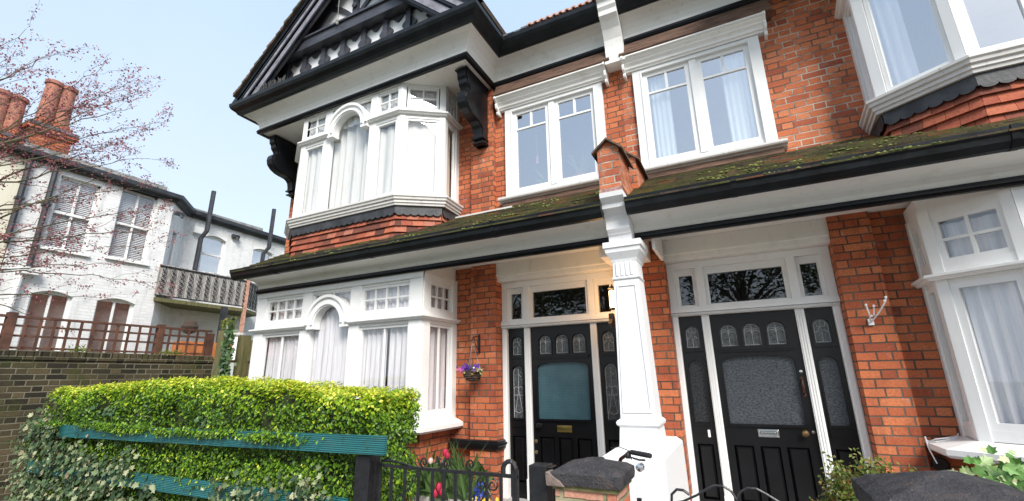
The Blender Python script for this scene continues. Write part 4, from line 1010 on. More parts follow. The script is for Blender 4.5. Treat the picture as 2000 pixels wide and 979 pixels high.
a.tube([(-.105,2.46,-.55),(-.105,2.46,-.65)],.006,6)
a.build('scrollwork','iron',G2)

# ================== hedge behind reeded boards
HD=thing('privet_hedge','clipped privet hedge with bright yellow green tops in front of the ground floor bay','hedge',(-4.6,2.85,GZ))
def htop(x): return -.055+.078*math.exp(-((x+4.7)/1.6)**2)-.055*max(0,(x+3.8)/1.5)+.012*math.sin(x*7)
core=MB()
n=40
for i in range(n):
    x0=-7.05+4.70*i/n; x1=-7.05+4.70*(i+1)/n; z=htop((x0+x1)/2)-.07
    core.box(x0,x1,2.56,2.92,GZ,z)
core.build('twig_core','hedgecore',HD)
lf=MB()
def hedgepts(N,sz,zlo=-1.35,zhi=None,front=True):
    for _ in range(N):
        x=random.uniform(-7.15,-2.26); t=htop(x)
        f_=random.random()
        bul=.03*math.sin(x*5.3)+.025*math.sin(x*11+2)
        if f_<.62:     # front face
            z=random.uniform(zlo,t); edge=max(0,(z-(t-.14))/.14)
            y=2.475+bul+.05*math.sin(z*9+x*3)+.10*edge**2+random.uniform(-.02,.05); n_=(random.uniform(-.9,.9),-1,random.uniform(-.6,.9)+edge)
        elif f_<.86:   # top
            y=random.uniform(2.50,2.98); z=t-.02+.02*math.sin(y*20+x*8)+random.uniform(-.035,.03)-.10*max(0,(2.60-y)/.1)**2*.5; n_=(random.uniform(-.5,.5),random.uniform(-.7,.3),1)
        else:          # right end
            t=htop(-2.3); z=random.uniform(zlo,t); y=random.uniform(2.5,2.95); x=-2.29+.03*math.sin(z*8+y*5)+random.uniform(-.05,.04)-.07*max(0,(z-(t-.15))/.15)**2; n_=(1,random.uniform(-.8,.4),random.uniform(-.2,.9))
        # scattered gaps
        if math.sin(x*13+z*5)*math.sin(z*17+x*3+1)>.5 and random.random()<.8: continue
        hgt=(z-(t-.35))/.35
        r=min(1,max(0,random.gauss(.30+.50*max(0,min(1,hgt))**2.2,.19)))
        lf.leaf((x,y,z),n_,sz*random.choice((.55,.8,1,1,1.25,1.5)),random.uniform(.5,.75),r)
hedgepts(95000,.0255)
for _ in range(17):
    cx_=random.uniform(-6.5,-2.9); w_=random.uniform(.05,.16); dp=random.uniform(.0,.03)
    for k in range(int(260*w_/.1)):
        x=cx_+random.gauss(0,w_); lf.leaf((x,2.354+random.uniform(-.03,.03),-.372-dp+random.gauss(0,.013)),(random.uniform(-.6,.6),-1,random.uniform(-.1,1)),random.uniform(.018,.034),.6,min(1,max(0,random.gauss(.36,.2))))
for _ in range(60):
    cx_=random.uniform(-6.7,-2.42); cz=random.uniform(-.80,-.58)
    for k in range(70): lf.leaf((cx_+random.gauss(0,.07),2.40+random.uniform(-.05,.05),cz+random.gauss(0,.045)),(random.uniform(-.5,.5),-1,random.uniform(-.2,1)),random.uniform(.018,.034),.6,min(1,max(0,random.gauss(.40,.2))))
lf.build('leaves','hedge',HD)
sp=MB()
for _ in range(500):
    x=random.uniform(-7.1,-2.3); y=random.uniform(2.5,2.9); z=htop(x); h=random.uniform(.005,.028)
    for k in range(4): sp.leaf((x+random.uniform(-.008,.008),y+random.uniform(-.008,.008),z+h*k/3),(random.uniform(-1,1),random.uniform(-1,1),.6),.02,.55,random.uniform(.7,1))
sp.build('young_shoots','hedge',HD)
def reed(name,x0,x1,z0a,z0b,h,y,label,mat='teal'):
    o=MB(); n=max(2,int((x1-x0)/.45))
    for i in range(n):
        a=x0+(x1-x0)*i/n; b=x0+(x1-x0)*(i+1)/n; za=z0a+(z0b-z0a)*i/n; zb=z0a+(z0b-z0a)*(i+1)/n
        o.add([(a,y,za),(b,y,zb),(b,y+.025,zb),(a,y+.025,za),(a,y,za+h),(b,y,zb+h),(b,y+.025,zb+h),(a,y+.025,za+h)],[(3,2,1,0),(4,5,6,7),(0,1,5,4),(1,2,6,5),(2,3,7,6),(3,0,4,7)])
    return o.build(name,mat,RF)
RF=thing('board_rail','two long reeded teal boards holding back the front of the hedge','board rail',(-4.3,2.38,GZ))
reed('board',-6.75,-2.07,-.505,-.455,.112,2.365,'')
reed('board',-6.85,-2.36,-.86,-.835,.112,2.365,'')
# ivy over the boards
def ivypatch(name,pts,N,sz,mat,label,cat='ivy',y0=2.33,spread=(.2,.05,.12),nrm=(0,-1,.35),group=None,rr=None,var=True):
    o=MB()
    for _ in range(N):
        c=random.choice(pts); w=c[3] if len(c)>3 else 1
        p=(c[0]+random.gauss(0,spread[0]*w),c[1]+random.uniform(-spread[1],spread[1]),c[2]+random.gauss(0,spread[2]*w))
        n_=(nrm[0]+random.uniform(-.6,.6),nrm[1]+random.uniform(-.4,.4),nrm[2]+random.uniform(-.5,.5))
        o.ivyleaf(p,n_,random.uniform(sz*.6,sz*1.3),rr() if rr else None)
    b=o.build(name,mat,base=(pts[0][0],pts[0][1],GZ)); return tag(b,label,cat,group)
ivypatch('ivy',[(-6.95,2.42,z,1) for z in (-.5,-.65,-.8,-.95,-1.1)]+[(-6.6,2.36,-.62,.8),(-6.3,2.36,-.70,.7),(-6.75,2.36,-.45,.5),(-6.45,2.35,-.45,.35),(-6.85,2.40,-1.2,1)],1300,.05,'ivy','cream and green ivy smothering the left end of the hedge and boards')
ivypatch('ivy',[(x,2.36,-.70+.06*math.sin(x*5),.6) for x in (-6.2,-5.9,-5.6,-5.3,-5.0)]+[(x,2.34,-1.0+.08*math.sin(x*3),1.1) for x in (-6.6,-6.3,-6.0,-5.7,-5.4,-5.1,-4.8,-4.5)],1700,.05,'ivy','mass of mottled ivy hanging over the lower teal board at the bottom left')
ivypatch('ivy',[(x,2.35,z,.5) for x,z in ((-3.55,-.80),(-3.45,-.9),(-3.3,-.78),(-3.0,-.80),(-2.8,-.86),(-2.6,-.80),(-2.5,-.93),(-3.2,-1.0),(-2.7,-.70),(-2.9,-1.0),(-4.0,-1.0))],850,.045,'ivy','pale variegated ivy trailing over the lower teal board near the black gate post')
ivypatch('ivy',[(-4.05,2.46,-.31,.45),(-5.85,2.46,-.30,.4),(-5.6,2.46,-.26,.35)],120,.05,'ivydark','few dark ivy sprigs growing out of the upper front of the hedge')
# ================== side garden wall with trellis
XW=-8.42; s0=MB()
s0.box(XW-.22,XW,1.75,5.05,GZ,.335); 
W_=thing('garden_wall','old yellow stock brick garden wall with mossy coping running back on the left','wall',(XW,1.5,GZ)); s0.build('brickwork','stock',W_,uv=True)
c=MB(); c.box(XW-.24,XW+.02,1.74,5.06,.336,.36); 
y=1.76
while y<5.0:
    c.cr=random.random(); c.box(XW-.23,XW+.012+random.uniform(-.006,.006),y,y+.066,.361,.455+random.uniform(-.006,.004)); y+=.078
c.box(XW-.22,XW,1.76,5.04,.361,.43)
c.build('coping','stock',W_,uv=True)
TR=thing('trellis','low brown square trellis panel fence standing on the garden wall','trellis',(XW-.1,2,.45))
t=MB(); xt=XW-.12
for z in (.475,.63,.76): t.box(xt,xt+.02,1.8,5.0,z,z+.028)
t.box(xt-.02,xt+.045,1.8,5.0,.875,.905)
y=1.82
while y<4.98: t.box(xt+.021,xt+.04,y,y+.03,.455,.874); y+=.146
t.build('lattice','darkwood',TR)
for y in (2.42,4.18): 
    t=MB(); t.box(xt-.05,xt+.06,y-.045,y+.045,.456,.94); t.build('trellis_post','darkwood',TR)
t=MB(); t.box(xt-.04,xt+.07,4.93,5.03,.456,.85); t.build('trellis_post','darkwood',TR)
# weeds on the coping
for (y,lab) in ((3.15,'small fern weed rooted in the middle of the mossy wall coping'),(4.35,'green weed on the wall coping near the right end of the trellis')):
    o=MB()
    for _ in range(90): o.leaf((XW-.02+random.uniform(-.04,.06),y+random.gauss(0,.09),.46+abs(random.gauss(0,.035))),(1,random.uniform(-1,1),random.uniform(0,1)),.045,.35,random.uniform(.3,.9))
    tag(o.build('weed','shrub',base=(XW,y,.45)),lab,'weed')
# fence posts with climbing ivy between wall and house
for x,y,w_,h_,lab in ((-8.3,5.10,.10,.90,'mossy square timber post at the right end of the garden wall'),(-7.95,5.25,.10,.80,'brown timber post beside the ground floor bay, partly behind ivy')):
    a=MB(); a.box(x-w_,x+w_,y-.06,y+.06,GZ,h_); tag(a.build('timber_post','post',base=(x,y,GZ)),lab,'post')
a=MB(); a.box(-8.25,-7.0,5.32,5.36,GZ,.72); a.box(-8.2,-7.1,5.29,5.319,.35,.42); tag(a.build('side_gate','post',base=(-7.6,5.34,GZ)),'weathered board fence filling the gap between garden wall and house','fence')
ivypatch('ivy',[(-8.0,5.0,z,1) for z in (-.6,-.35,-.1,.15,.4,.6,.75)],420,.075,'ivydark','dark green ivy climbing the timber post left of the ground floor bay',spread=(.07,.03,.12),nrm=(.3,-1,.2))
ivypatch('climber',[(-8.35,5.2,.95,1),(-8.45,5.2,1.05,.8)],150,.07,'shrub','light green climber on top of the mossy post under the balcony','climbing plant',spread=(.09,.05,.07))

# ================== planter with tulips, shrub, right ivy
def blade(o,base,tip,w,bend,r=None):
    b=Vector(base);t=Vector(tip); n=7; d=(t-b); side=d.cross(Vector((0,-1,.2))).normalized(); o.cr=random.random() if r is None else r
    V=[];
    for i in range(n+1):
        u=i/n; c=b+d*u+Vector(bend)*(u*u); ww=w*(.35+1.3*u*(1-u)*1.9)*(1-u**5)
        V+= [tuple(c-side*ww*.5),tuple(c+Vector((0,-1,0))*ww*-.18),tuple(c+side*ww*.5)]
    F=[]
    for i in range(n): F+=[(3*i,3*i+1,3*i+4,3*i+3),(3*i+1,3*i+2,3*i+5,3*i+4)]
    o.add(V,F)
PT=MB(); x0,y0=-2.30,3.30
for k in range(6): 
    xx=-2.42+.088*k; PT.box(xx,xx+.083,3.10,3.12,-1.47,-.86+.0*k)
PT.box(-2.42,-1.89,3.121,3.52,-1.47,-.95); PT.box(-2.44,-1.87,3.08,3.1,-1.0,-.96)
tag(PT.build('planter','balwood',base=(-2.3,3.3,-1.47)),'weathered wooden planter behind the iron gate holding tulips','planter')
TP=thing('tulips','clump of broad leaved tulips with red and pale pink flowers growing behind the black gate','tulips',(-2.3,3.25,-.9))
o=MB()
for i in range(130):
    bx=random.uniform(-2.40,-1.92); by=random.uniform(3.1,3.45); h=random.uniform(.18,.44)
    blade(o,(bx,by,-.92),(bx+random.uniform(-.10,.12),by+random.uniform(-.12,.05),-.92+h),random.uniform(.03,.062),(random.uniform(-.12,.16),random.uniform(-.12,.02),random.uniform(-.12,-.0)))
for i in range(46):
    bx=random.uniform(-2.4,-1.95); h=random.uniform(.35,.58)
    blade(o,(bx,3.2,-.92),(bx+random.uniform(-.05,.14),3.15,-.92+h),.011,(random.uniform(-.14,.24),-.05,-.08))
o.build('leaves','tulipleaf',TP)
def tulip(x,z,mat,h=.075,y=3.05):
    o=MB(); r=.3*h
    for k in range(6):
        a=2*PI*k/6; 
        q=[]
        for i in range(6):
            u=i/5; rad=r*math.sin(PI*(.18+.62*u))*1.15; wd=.26*h*math.sin(PI*(.12+.86*u))
            c_=Vector((x+rad*math.cos(a),y+rad*math.sin(a),z+h*u)); t_=Vector((-math.sin(a),math.cos(a),0))
            q+=[tuple(c_-t_*wd),tuple(c_+t_*wd)]
        o.cr=random.random(); o.add(q,[(2*i,2*i+1,2*i+3,2*i+2) for i in range(5)])
    o.build('flower',mat,TP)
    s_=MB(); s_.tube([(x,y,z),(x+.01,y+.05,z-.15),(x,y+.1,z-.35)],.004,5); s_.build('stem','stem',TP)
for x,z,m_,h in ((-2.08,-.555,'red',.05),(-2.06,-.575,'red',.045),(-2.13,-.80,'red',.06),(-2.10,-.83,'red',.06),(-2.16,-.84,'red',.055),(-2.21,-.62,'palepink',.045)): tulip(x,z,m_,h)
o=MB()
for _ in range(60): o.leaf((-1.86+random.gauss(0,.05),3.2+random.gauss(0,.04),-.90+random.gauss(0,.03)),(random.uniform(-1,1),-1,.5),.035,.8)
tag(o.build('pansies','yellow',base=(-1.86,3.2,-.95)),'small yellow pansies low behind the gate, right of the tulips','pansies')
o=MB()
for _ in range(40): o.leaf((-1.89+random.gauss(0,.03),3.2+random.gauss(0,.03),-.83+random.gauss(0,.03)),(random.uniform(-1,1),-1,.5),.035,.8)
tag(o.build('pansies','blueflower',base=(-1.89,3.2,-.75)),'small dark blue pansies behind the gate above the yellow ones','pansies')
a=MB(); a.frustum((-1.90,-1.74,3.14,3.36,-1.47),(-1.92,-1.72,3.12,3.38,-.98)); tag(a.build('stone_pot','cement',base=(-1.86,3.25,-1.47)),'pale stone flower pot with pansies beside the tulip planter','flower pot')
# box shrub
SH=thing('box_shrub','loose green box shrub in front of the right black door behind the large stone cap','shrub',(.50,3.3,GZ))
st=MB()
o=MB()
for _ in range(95):
    a_=random.uniform(0,2*PI); e=random.uniform(.2,1.2); r_=random.uniform(.15,.33)
    tip=Vector((.52+math.cos(a_)*r_*.95*math.cos(e)*1.15,3.3+math.sin(a_)*r_*math.cos(e),-.92+.42*math.sin(e)+random.uniform(-.12,.08)))
    b0=Vector((.52,3.3,-1.15)); mid=(b0+tip)/2+Vector((0,0,.05))
    st.tube([tuple(b0),tuple(mid),tuple(tip)],[.006,.004,.002],4)
    for k in range(170):
        u=.30+.72*k/170; p=b0.lerp(tip,u)+Vector((random.gauss(0,.022),random.gauss(0,.022),random.gauss(0,.02)+.03*math.sin(PI*u)))
        o.leaf(tuple(p),(random.uniform(-1,1),random.uniform(-1.2,.4),random.uniform(0,1)),random.uniform(.018,.032),.6,min(1,max(0,random.gauss(.45+.2*u,.22))))
st.tube([(.52,3.3,GZ),(.52,3.3,-1.1)],.02,6)
st.build('stem','bark',SH); o.build('leaves','shrub',SH)
ivypatch('ivy',[(.95,2.62,-.42,1),(1.05,2.55,-.46,1),(.85,2.6,-.47,.8),(1.15,2.6,-.42,1),(1.1,2.5,-.6,1.2),(.93,2.56,-.55,1),(1.3,2.6,-.5,1.2)],900,.046,'ivyvar','bright variegated ivy spilling over the wall at the bottom right corner',spread=(.08,.06,.05),nrm=(-.2,-1,.7))
a=MB(); a.box(.93,5.0,2.45,2.68,GZ,-.60); tag(a.build('front_wall','pier',base=(2,2.55,GZ),uv=True),'low brick front wall under the variegated ivy at the right edge','wall')

# ================== hanging basket and its bracket, wire hook, lamp
a=MB(); a.box(-2.972,-2.955,5.04,5.069,.30,.53); a.tube([(-2.963,5.05,.50),(-2.963,4.98,.505),(-2.963,4.90,.48),(-2.963,4.87,.44),(-2.963,4.89,.41),(-2.963,4.92,.42)],.006,5); a.tube([(-2.963,5.05,.33),(-2.963,5.0,.36),(-2.963,4.95,.42),(-2.963,4.93,.48)],.005,5)
tag(a.build('basket_bracket','iron',base=(-2.963,5.05,.3)),'black scrolled iron bracket on the brick pilaster above the hanging basket','bracket')
HB=thing('hanging_basket','small wicker hanging basket of purple and pink pansies left of the left door','hanging basket',(-2.95,4.88,-.03))
a=MB(); prof=[(.03,-.045),(.07,-.035),(.095,-.005),(.105,.04),(.11,.075),(.10,.078),(.09,.06)]
a.lathe(prof,(-2.95,4.88,0),18); 
for z,r_ in ((.075,.112),(.05,.109),(.025,.104),(0,.099),(-.022,.086)):
    a.tube([(-2.95+r_*math.cos(t*PI/10),4.88+r_*math.sin(t*PI/10),z+.003*math.sin(t*3)) for t in range(21)],.006,4)
a.build('basket','wicker',HB)
a=MB()
for t in (.4,2.5,4.6): a.tube([(-2.95+.10*math.cos(t),4.88+.10*math.sin(t),.07),(-2.963,4.89,.43)],.0028,4)
a.build('chain','cement',HB)
for mt,cxs,N in (('violet',((-2.96,.115,.055),(-2.91,.11,.04),(-3.0,.11,.04)),110),('pink',((-3.065,.085,.025),),26),('shrub',((-2.93,.075,.055),(-2.87,.08,.04),(-2.97,.07,.05)),110),('palepink',((-2.85,.10,.02),),14)):
    o=MB()
    for _ in range(N):
        c_=random.choice(cxs); o.leaf((c_[0]+random.gauss(0,c_[2]),4.83+random.gauss(0,.04),c_[1]+random.gauss(0,c_[2]*.5)),(random.uniform(-.6,.6),-1,random.uniform(0,.8)),.034,.85)
    o.build('leaves' if mt=='shrub' else 'flowers',mt,HB)
a=MB(); a.box(1.055,1.095,5.045,5.0695,.385,.44)
a.tube([(1.075,5.05,.41),(1.05,4.93,.47),(1.035,4.90,.55)],.006,6); a.tube([(1.075,5.05,.41),(1.12,4.93,.48),(1.16,4.88,.55),(1.175,4.86,.59)],.0065,6)
for p in ((1.035,4.90,.55),(1.095,4.93,.54),(1.175,4.86,.60),(1.165,4.87,.57),(1.075,4.98,.46)): a.lathe([(.0,-.012),(.010,-.007),(.010,.007),(.0,.012)],p,8)
a.tube([(1.095,4.93,.54),(1.09,4.97,.46)],.006,5)
tag(a.build('wall_hook','whiteplastic',base=(1.08,5.05,.4),smooth=True),'white branching hook fixed to the brick pilaster right of the right door','hook')
a=MB()
for k in range(4): a.tube([(1.255,5.06,-.55-.01*k),(1.30,4.98,-.60+.02*k),(1.38,4.96,-.57+.015*k),(1.44,5.0,-.52),(1.47,5.05,-.50)],.004,4)
a.tube([(1.255,5.05,-.53),(1.25,5.0,-.62),(1.27,4.97,-.72)],.005,4)
tag(a.build('loose_cable','whiteplastic',base=(1.3,5.0,-.6)),'tangle of thin white cable at the left end of the right bay sill','cable')
LP=thing('wall_lantern','lit black wall lantern glowing warm behind the white porch column','wall lamp',(-1.215,5.0,.82))
a=MB(); a.box(-1.205,-1.175,5.03,5.068,.70,.95); a.lathe([(.0,.965),(.05,.93),(.045,.92)],(-1.195,4.95,0),8); a.lathe([(.04,.715),(.045,.70),(.0,.685)],(-1.195,4.95,0),8)
for t in range(4): a.tube([(-1.195+.042*math.cos(t*PI/2+.78),4.95+.042*math.sin(t*PI/2+.78),.71),(-1.195+.042*math.cos(t*PI/2+.78),4.95+.042*math.sin(t*PI/2+.78),.925)],.004,4)
a.tube([(-1.195,5.04,.94),(-1.195,4.95,.97)],.008,5); a.build('lantern_body','iron',LP)
a=MB(); a.lathe([(.0,.72),(.032,.725),(.034,.90),(.0,.91)],(-1.195,4.95,0),10); a.build('lantern_glass','lamp',LP)
a=MB(); a.box(-1.262,-1.215,4.99,5.068,.52,.66); a.lathe([(.018,4.99),(.018,4.96),(.0,4.955)],(-1.24,0,.60),10); 
a2=MB(); a2.box(-1.262,-1.215,4.99,5.068,.53,.66); a2.prism([(4.99,.53),(4.93,.50),(4.93,.545),(4.99,.60)],'x',-1.258,-1.22); tag(a2.build('entry_sensor','iron',base=(-1.24,5.03,.53)),'small black sensor box fixed to the wall just under the lantern','sensor')
pl=bpy.data.lights.new('lantern_light','POINT'); pl.energy=3; pl.color=(1,.55,.22); pl.shadow_soft_size=.04
lo=bpy.data.objects.new('lantern_light',pl); COL.objects.link(lo); lo.location=(-1.30,4.87,.83)

# ================== bicycle behind the pier
BK=thing('bicycle','bicycle behind the brick pier of which only the handlebar with black grip shows','bicycle',(-1.0,3.4,GZ+.06))
zg=GZ+.06; dB=Vector((-.30,.954,0)); WF=Vector((-.86,2.98,zg+.35)); WR_=WF+dB*1.02
def wheel(cn):
    a=MB(); a.tube([tuple(cn+dB*(.33*math.cos(t*PI/14))+Vector((0,0,.33*math.sin(t*PI/14)))) for t in range(29)],.017,6)
    w_=a.build('wheel','rubber',BK); a=MB()
    for t in range(12): a.tube([tuple(cn),tuple(cn+dB*(.32*math.cos(t*PI/6))+Vector((0,0,.32*math.sin(t*PI/6))))],.0015,3)
    a.build('spokes','chrome',w_)
wheel(WF); wheel(WR_)
hd=WF+dB*.14+Vector((0,0,.42)); bb=WF+dB*.58+Vector((0,0,-.06)); st_=WF+dB*.70+Vector((0,0,.36))
a=MB(); a.tube([tuple(p) for p in (WR_,bb,hd,st_,WR_)],.014,6); a.tube([tuple(st_+Vector((0,0,.1))),tuple(bb)],.014,6); a.tube([tuple(hd+Vector((0,0,.05))),tuple(hd),tuple(WF)],.016,6)
a.build('frame','ironred',BK)
a=MB(); a.tube([tuple(st_+dB*s_+Vector((0,0,.11))) for s_ in (.12,0,-.13)],[.06,.045,.02],6); a.build('saddle','rubber',BK)
a=MB(); a.tube([tuple(hd),(-.83,3.22,-.60),(-.80,3.20,-.53),(-.755,3.15,-.50),(-.725,3.12,-.475),(-.69,3.09,-.47)],[.013,.013,.012,.011,.011,.011],7)
a.tube([(-.83,3.22,-.60),(-.90,3.33,-.63),(-.96,3.42,-.64)],.011,6); a.build('handlebar','ironred',BK,smooth=True)
a=MB(); P=[(-.705+.135*t/14,3.10-.10*t/14,-.471+.0*t) for t in range(15)]; a.tube(P,[.0165 if i%2 else .0145 for i in range(15)],8); a.build('grip','rubber',BK)
a=MB(); a.tube([(-.74,3.12,-.485),(-.71,3.09,-.50),(-.65,3.05,-.505),(-.61,3.02,-.50)],.006,5); a.tube([(-.73,3.12,-.465),(-.80,3.18,-.455),(-.88,3.25,-.475)],.003,4); a.lathe([(.016,0),(.02,.02),(.014,.035)],(-.73,3.11,-.51),8); a.build('brake_lever','rubber',BK)
a=MB(); a.lathe([(.0,-.02),(.025,-.01),(.027,.02),(.0,.025)],(-.665,3.12,-.56),10,'y'); a.tube([(-.665,3.12,-.56),(-.74,3.13,-.49)],.004,4); a.build('bar_lamp','chrome',BK,smooth=True)

# ================== plants and trinkets in the left first floor window
a=MB(); a.lathe([(.07,2.47),(.11,2.58),(.12,2.59),(.10,2.59)],(-1.60,5.42,0),14); 
PL=thing('house_plant','spiky spider plant in a clay pot behind the right pane of the left flat window','house plant',(-1.6,5.42,2.47)); a.build('pot','terracotta',PL)
o=MB()
for _ in range(34): blade(o,(-1.60+random.uniform(-.04,.04),5.42,2.58),(-1.60+random.uniform(-.22,.24),5.40+random.uniform(-.08,.08),2.75+random.uniform(0,.35)),.02,(random.uniform(-.08,.08),0,-.10))
o.build('leaves','aloe' if 'aloe' in M else 'tulipleaf',PL)
PL=thing('house_plant','small leafy plant in a white bowl behind the left pane of the left flat window','house plant',(-2.05,5.42,2.47)); a=MB(); a.lathe([(.06,2.47),(.12,2.54),(.11,2.54)],(-2.05,5.42,0),14); a.build('pot','whiteplastic',PL)
o=MB()
for _ in range(12): blade(o,(-2.05,5.42,2.53),(-2.05+random.uniform(-.25,.2),5.40,2.7+random.uniform(0,.25)),.035,(random.uniform(-.05,.05),0,-.06))
for _ in range(8): blade(o,(-2.32,5.42,2.46),(-2.32+random.uniform(-.1,.12),5.40,2.55+random.uniform(0,.15)),.05,(random.uniform(-.05,.05),0,-.06))
o.build('leaves','tulipleaf',PL)
a=MB(); a.tube([(-2.20,5.36,3.4),(-2.20,5.36,3.0)],.003,4); a.box(-2.215,-2.185,5.355,5.365,2.88,3.0); tag(a.build('wind_chime','claypink',base=(-2.2,5.36,2.9)),'thin pink ornament hanging behind the left pane of the left flat window','ornament')

# ================================================================== BACKGROUND HOUSE (faces right, along the side)
XB=-14.; BH=thing('white_house','white painted brick house with blinds and an iron balcony beyond the garden wall','house',(XB,6,GZ))
FB=frame((XB,2.0),(XB,6.6))   # local x runs along +Y, outward = +X ; shift so that local x = Y
FB=Matrix(((0,-1,0,XB),(1,0,0,0),(0,0,1,0),(0,0,0,1)))
def seg_open(b,y0,y1,z0,z1,ops):
    """wall in local frame with openings (a,b,c,d)"""
    ys=sorted({y0,y1}|{o[0] for o in ops}|{o[1] for o in ops})
    for a,c in zip(ys,ys[1:]):
        col=[o for o in ops if o[0]<=a and o[1]>=c]; zz=z0
        for o in sorted(col,key=lambda o:o[2]): b.box(a,c,0,.3,zz,o[2]); zz=o[3]
        b.box(a,c,0,.3,zz,z1)
opsA=[(4.15,4.93,3.08,4.86),(5.36,6.2,3.12,5.0),(4.17,4.90,-.2,2.10),(5.36,6.16,-.2,2.10)]
b=MB(FB); seg_open(b,3.62,6.6,GZ,5.05,opsA)
FD=Matrix(((.10,-.995,0,-15.55),(.995,.10,0,0),(0,0,1,0),(0,0,0,1)))
FC=frame((-14.0,6.6),(-14.86,7.42)); 
b.M=FC; Lc=flen((-14.0,6.6),(-14.86,7.42)); b.box(0,.32,0,.3,2.2,5.05); b.box(.62,Lc,0,.3,2.2,5.05); b.box(.32,.62,0,.3,4.25,5.05); b.box(0,Lc,0,.3,GZ,2.4)
p0,p1=(-14.86,7.42),(-15.1,12.2); FD=frame(p0,p1); b.M=FD
opsD=[(.62,1.35,3.38,4.62),(2.35,3.15,3.38,4.62)]
seg_open(b,0,4.8,GZ,5.05,opsD)
b.M=Matrix.Identity(4); b.box(-20,-15.4,12,12.2,GZ,5.05)
b.build('wall','white_brick',BH,uv=True)
b=MB(FB); b.box(-2,3.6,.02,.3,GZ,5.0); b.build('cream_wall','creamwall',BH); b=MB(FB); b.box(-2,3.35,-.01,.019,GZ,2.35); b.build('red_brick_lower_wall','brick_in',BH,uv=True)
b=MB(); b.box(-20,XB-1.2,-2,12,GZ,4.9); b.build('core','room',BH)
def bgwin(Fm,y0,y1,z0,z1,blind,lab=None,arch_=False,cols=2,rail=True):
    w_=MB(Fm); f_=.05
    w_.box(y0,y1,.09,.15,z0,z0+f_); w_.box(y0,y1,.09,.15,z1-f_-(.04 if arch_ else 0),z1); w_.box(y0,y0+f_,.09,.15,z0,z1); w_.box(y1-f_,y1,.09,.15,z0,z1)
    m_=(z0+z1)/2
    if rail: w_.box(y0+f_,y1-f_,.08,.15,m_-.03,m_+.03)
    if cols==2: c_=(y0+y1)/2; w_.box(c_-.022,c_+.022,.10,.145,z0+f_,z1-f_)
    w_.box(y0-.06,y1+.06,-.07,.09,z0-.07,z0-.002)
    if arch_: w_.plate([(y0,z1-.10)]+[(y0+(y1-y0)*t/8,z1-.10+.10*math.sin(PI*t/8)) for t in range(1,8)]+[(y1,z1-.10),(y1,z1+.02),(y0,z1+.02)],[],-.003,.09)
    P=w_.build('window','white',BH,label=lab)
    q=MB(Fm); q.sheet(y0+f_,y1-f_,.12,z0+f_,z1-f_); q.build('window_pane','glass' if blind else 'glass2',P)
    if blind:
        q=MB(Fm); z=z0+.08
        while z<z1-.07: hs=.035 if y0<5 else .024; q.add([(y0+f_,.16,z),(y1-f_,.16,z),(y1-f_,.18,z+hs),(y0+f_,.18,z+hs)],[(0,1,2,3)]); z+=.047
        q.build('blind','blind',P)
    q=MB(Fm); q.box(y0-.05,y1+.05,.28,.32,z0-.05,z1+.05); q.build('room_shadow','room',P)
bgwin(FB,4.15,4.93,3.08,4.86,True,'upper sash window with white slat blinds, half hidden by blossom'); bgwin(FB,5.36,6.2,3.12,5.0,True,'upper sash window with dark gaps between white slat blinds')
bgwin(FB,4.17,4.90,-.2,2.10,False,'tall ground floor window reflecting brick and branches',True,rail=False); bgwin(FB,5.36,6.16,-.2,2.10,False,'tall ground floor window reflecting brick',True,rail=False)
bgwin(FD,.62,1.35,3.38,4.62,False,'sash window behind the balcony',True,1); bgwin(FD,2.35,3.15,3.38,4.62,False,'sash window right of the balcony',True,1); bgwin(FC,.32,.62,2.45,4.25,False,'narrow balcony door in the angled wall',False,1,False)
e=MB(); e.sweep([(-.3,5.0),(.10,5.0),(.12,5.06),(.22,5.09),(.22,5.20),(-.3,5.20)],[(XB,-2),(XB,6.6),(-14.86,7.42),(-15.1,12.2)]); e.build('black_eaves','bgblack',BH)
e=MB(); e.sweep([(-.6,5.21),(.12,5.21),(.12,5.34),(-.6,5.34)],[(XB,3.4),(XB,6.3)]); e.box(-15.0,-14.95,6.9,10.0,5.21,5.36); e.build('parapet','cement',BH)
e=MB(); e.box(-20,XB+.05,-2,6.5,5.19,5.215); e.box(-20,-14.9,6.5,12.2,5.19,5.215); e.build('flat_roof','slate',BH)
for x,y,zt_,zb_,lab in ((XB+.08,4.0,5.0,2.45,'black soil pipe'),(XB+.08,3.55,5.0,3.0,'black downpipe')):
    e=MB(); e.tube([(x,y,zt_),(x,y,zb_)],.055,8); e.box(x-.07,x+.07,y-.07,y+.07,4.0,4.06); e.build('soil_pipe','bgblack',BH)
e=MB(); e.tube([(XB+.10,4.0,2.5),(XB+.10,3.9,2.3),(XB+.1,3.85,1.0)],.05,8); e.box(XB+.0,XB+.2,3.85,4.15,2.38,2.55); e.build('hopper_pipe','white',BH)
for (y,z0_,zt_,yb_) in ((7.85,3.25,5.75,7.78),(10.0,3.6,5.85,9.9)):
    e=MB(); xx=-14.55; e.tube([(xx-.1,yb_,z0_-.6),(xx-.08,yb_+.02,4.35),(xx,y+.04,4.6),(xx,y+.05,zt_+.2)],.07,8); e.build('vent_pipe','bgblack',BH)
for p,lab in (((-14.0+.12,6.72,4.62),''),((-14.85,9.0,4.72),'')):
    e=MB(); e.box(p[0]-.05,p[0]+.05,p[1]-.12,p[1]+.12,p[2],p[2]+.10); e.tube([(p[0]-.2,p[1],p[2]+.1),(p[0],p[1],p[2]+.05),(p[0]+.1,p[1]+.05,p[2]-.08)],.03,6); e.build('flood_lamp','bgblack',BH)
e=MB(); e.box(-14.80,-14.72,7.62,7.86,4.52,4.72); e.build('alarm_box','white',BH)
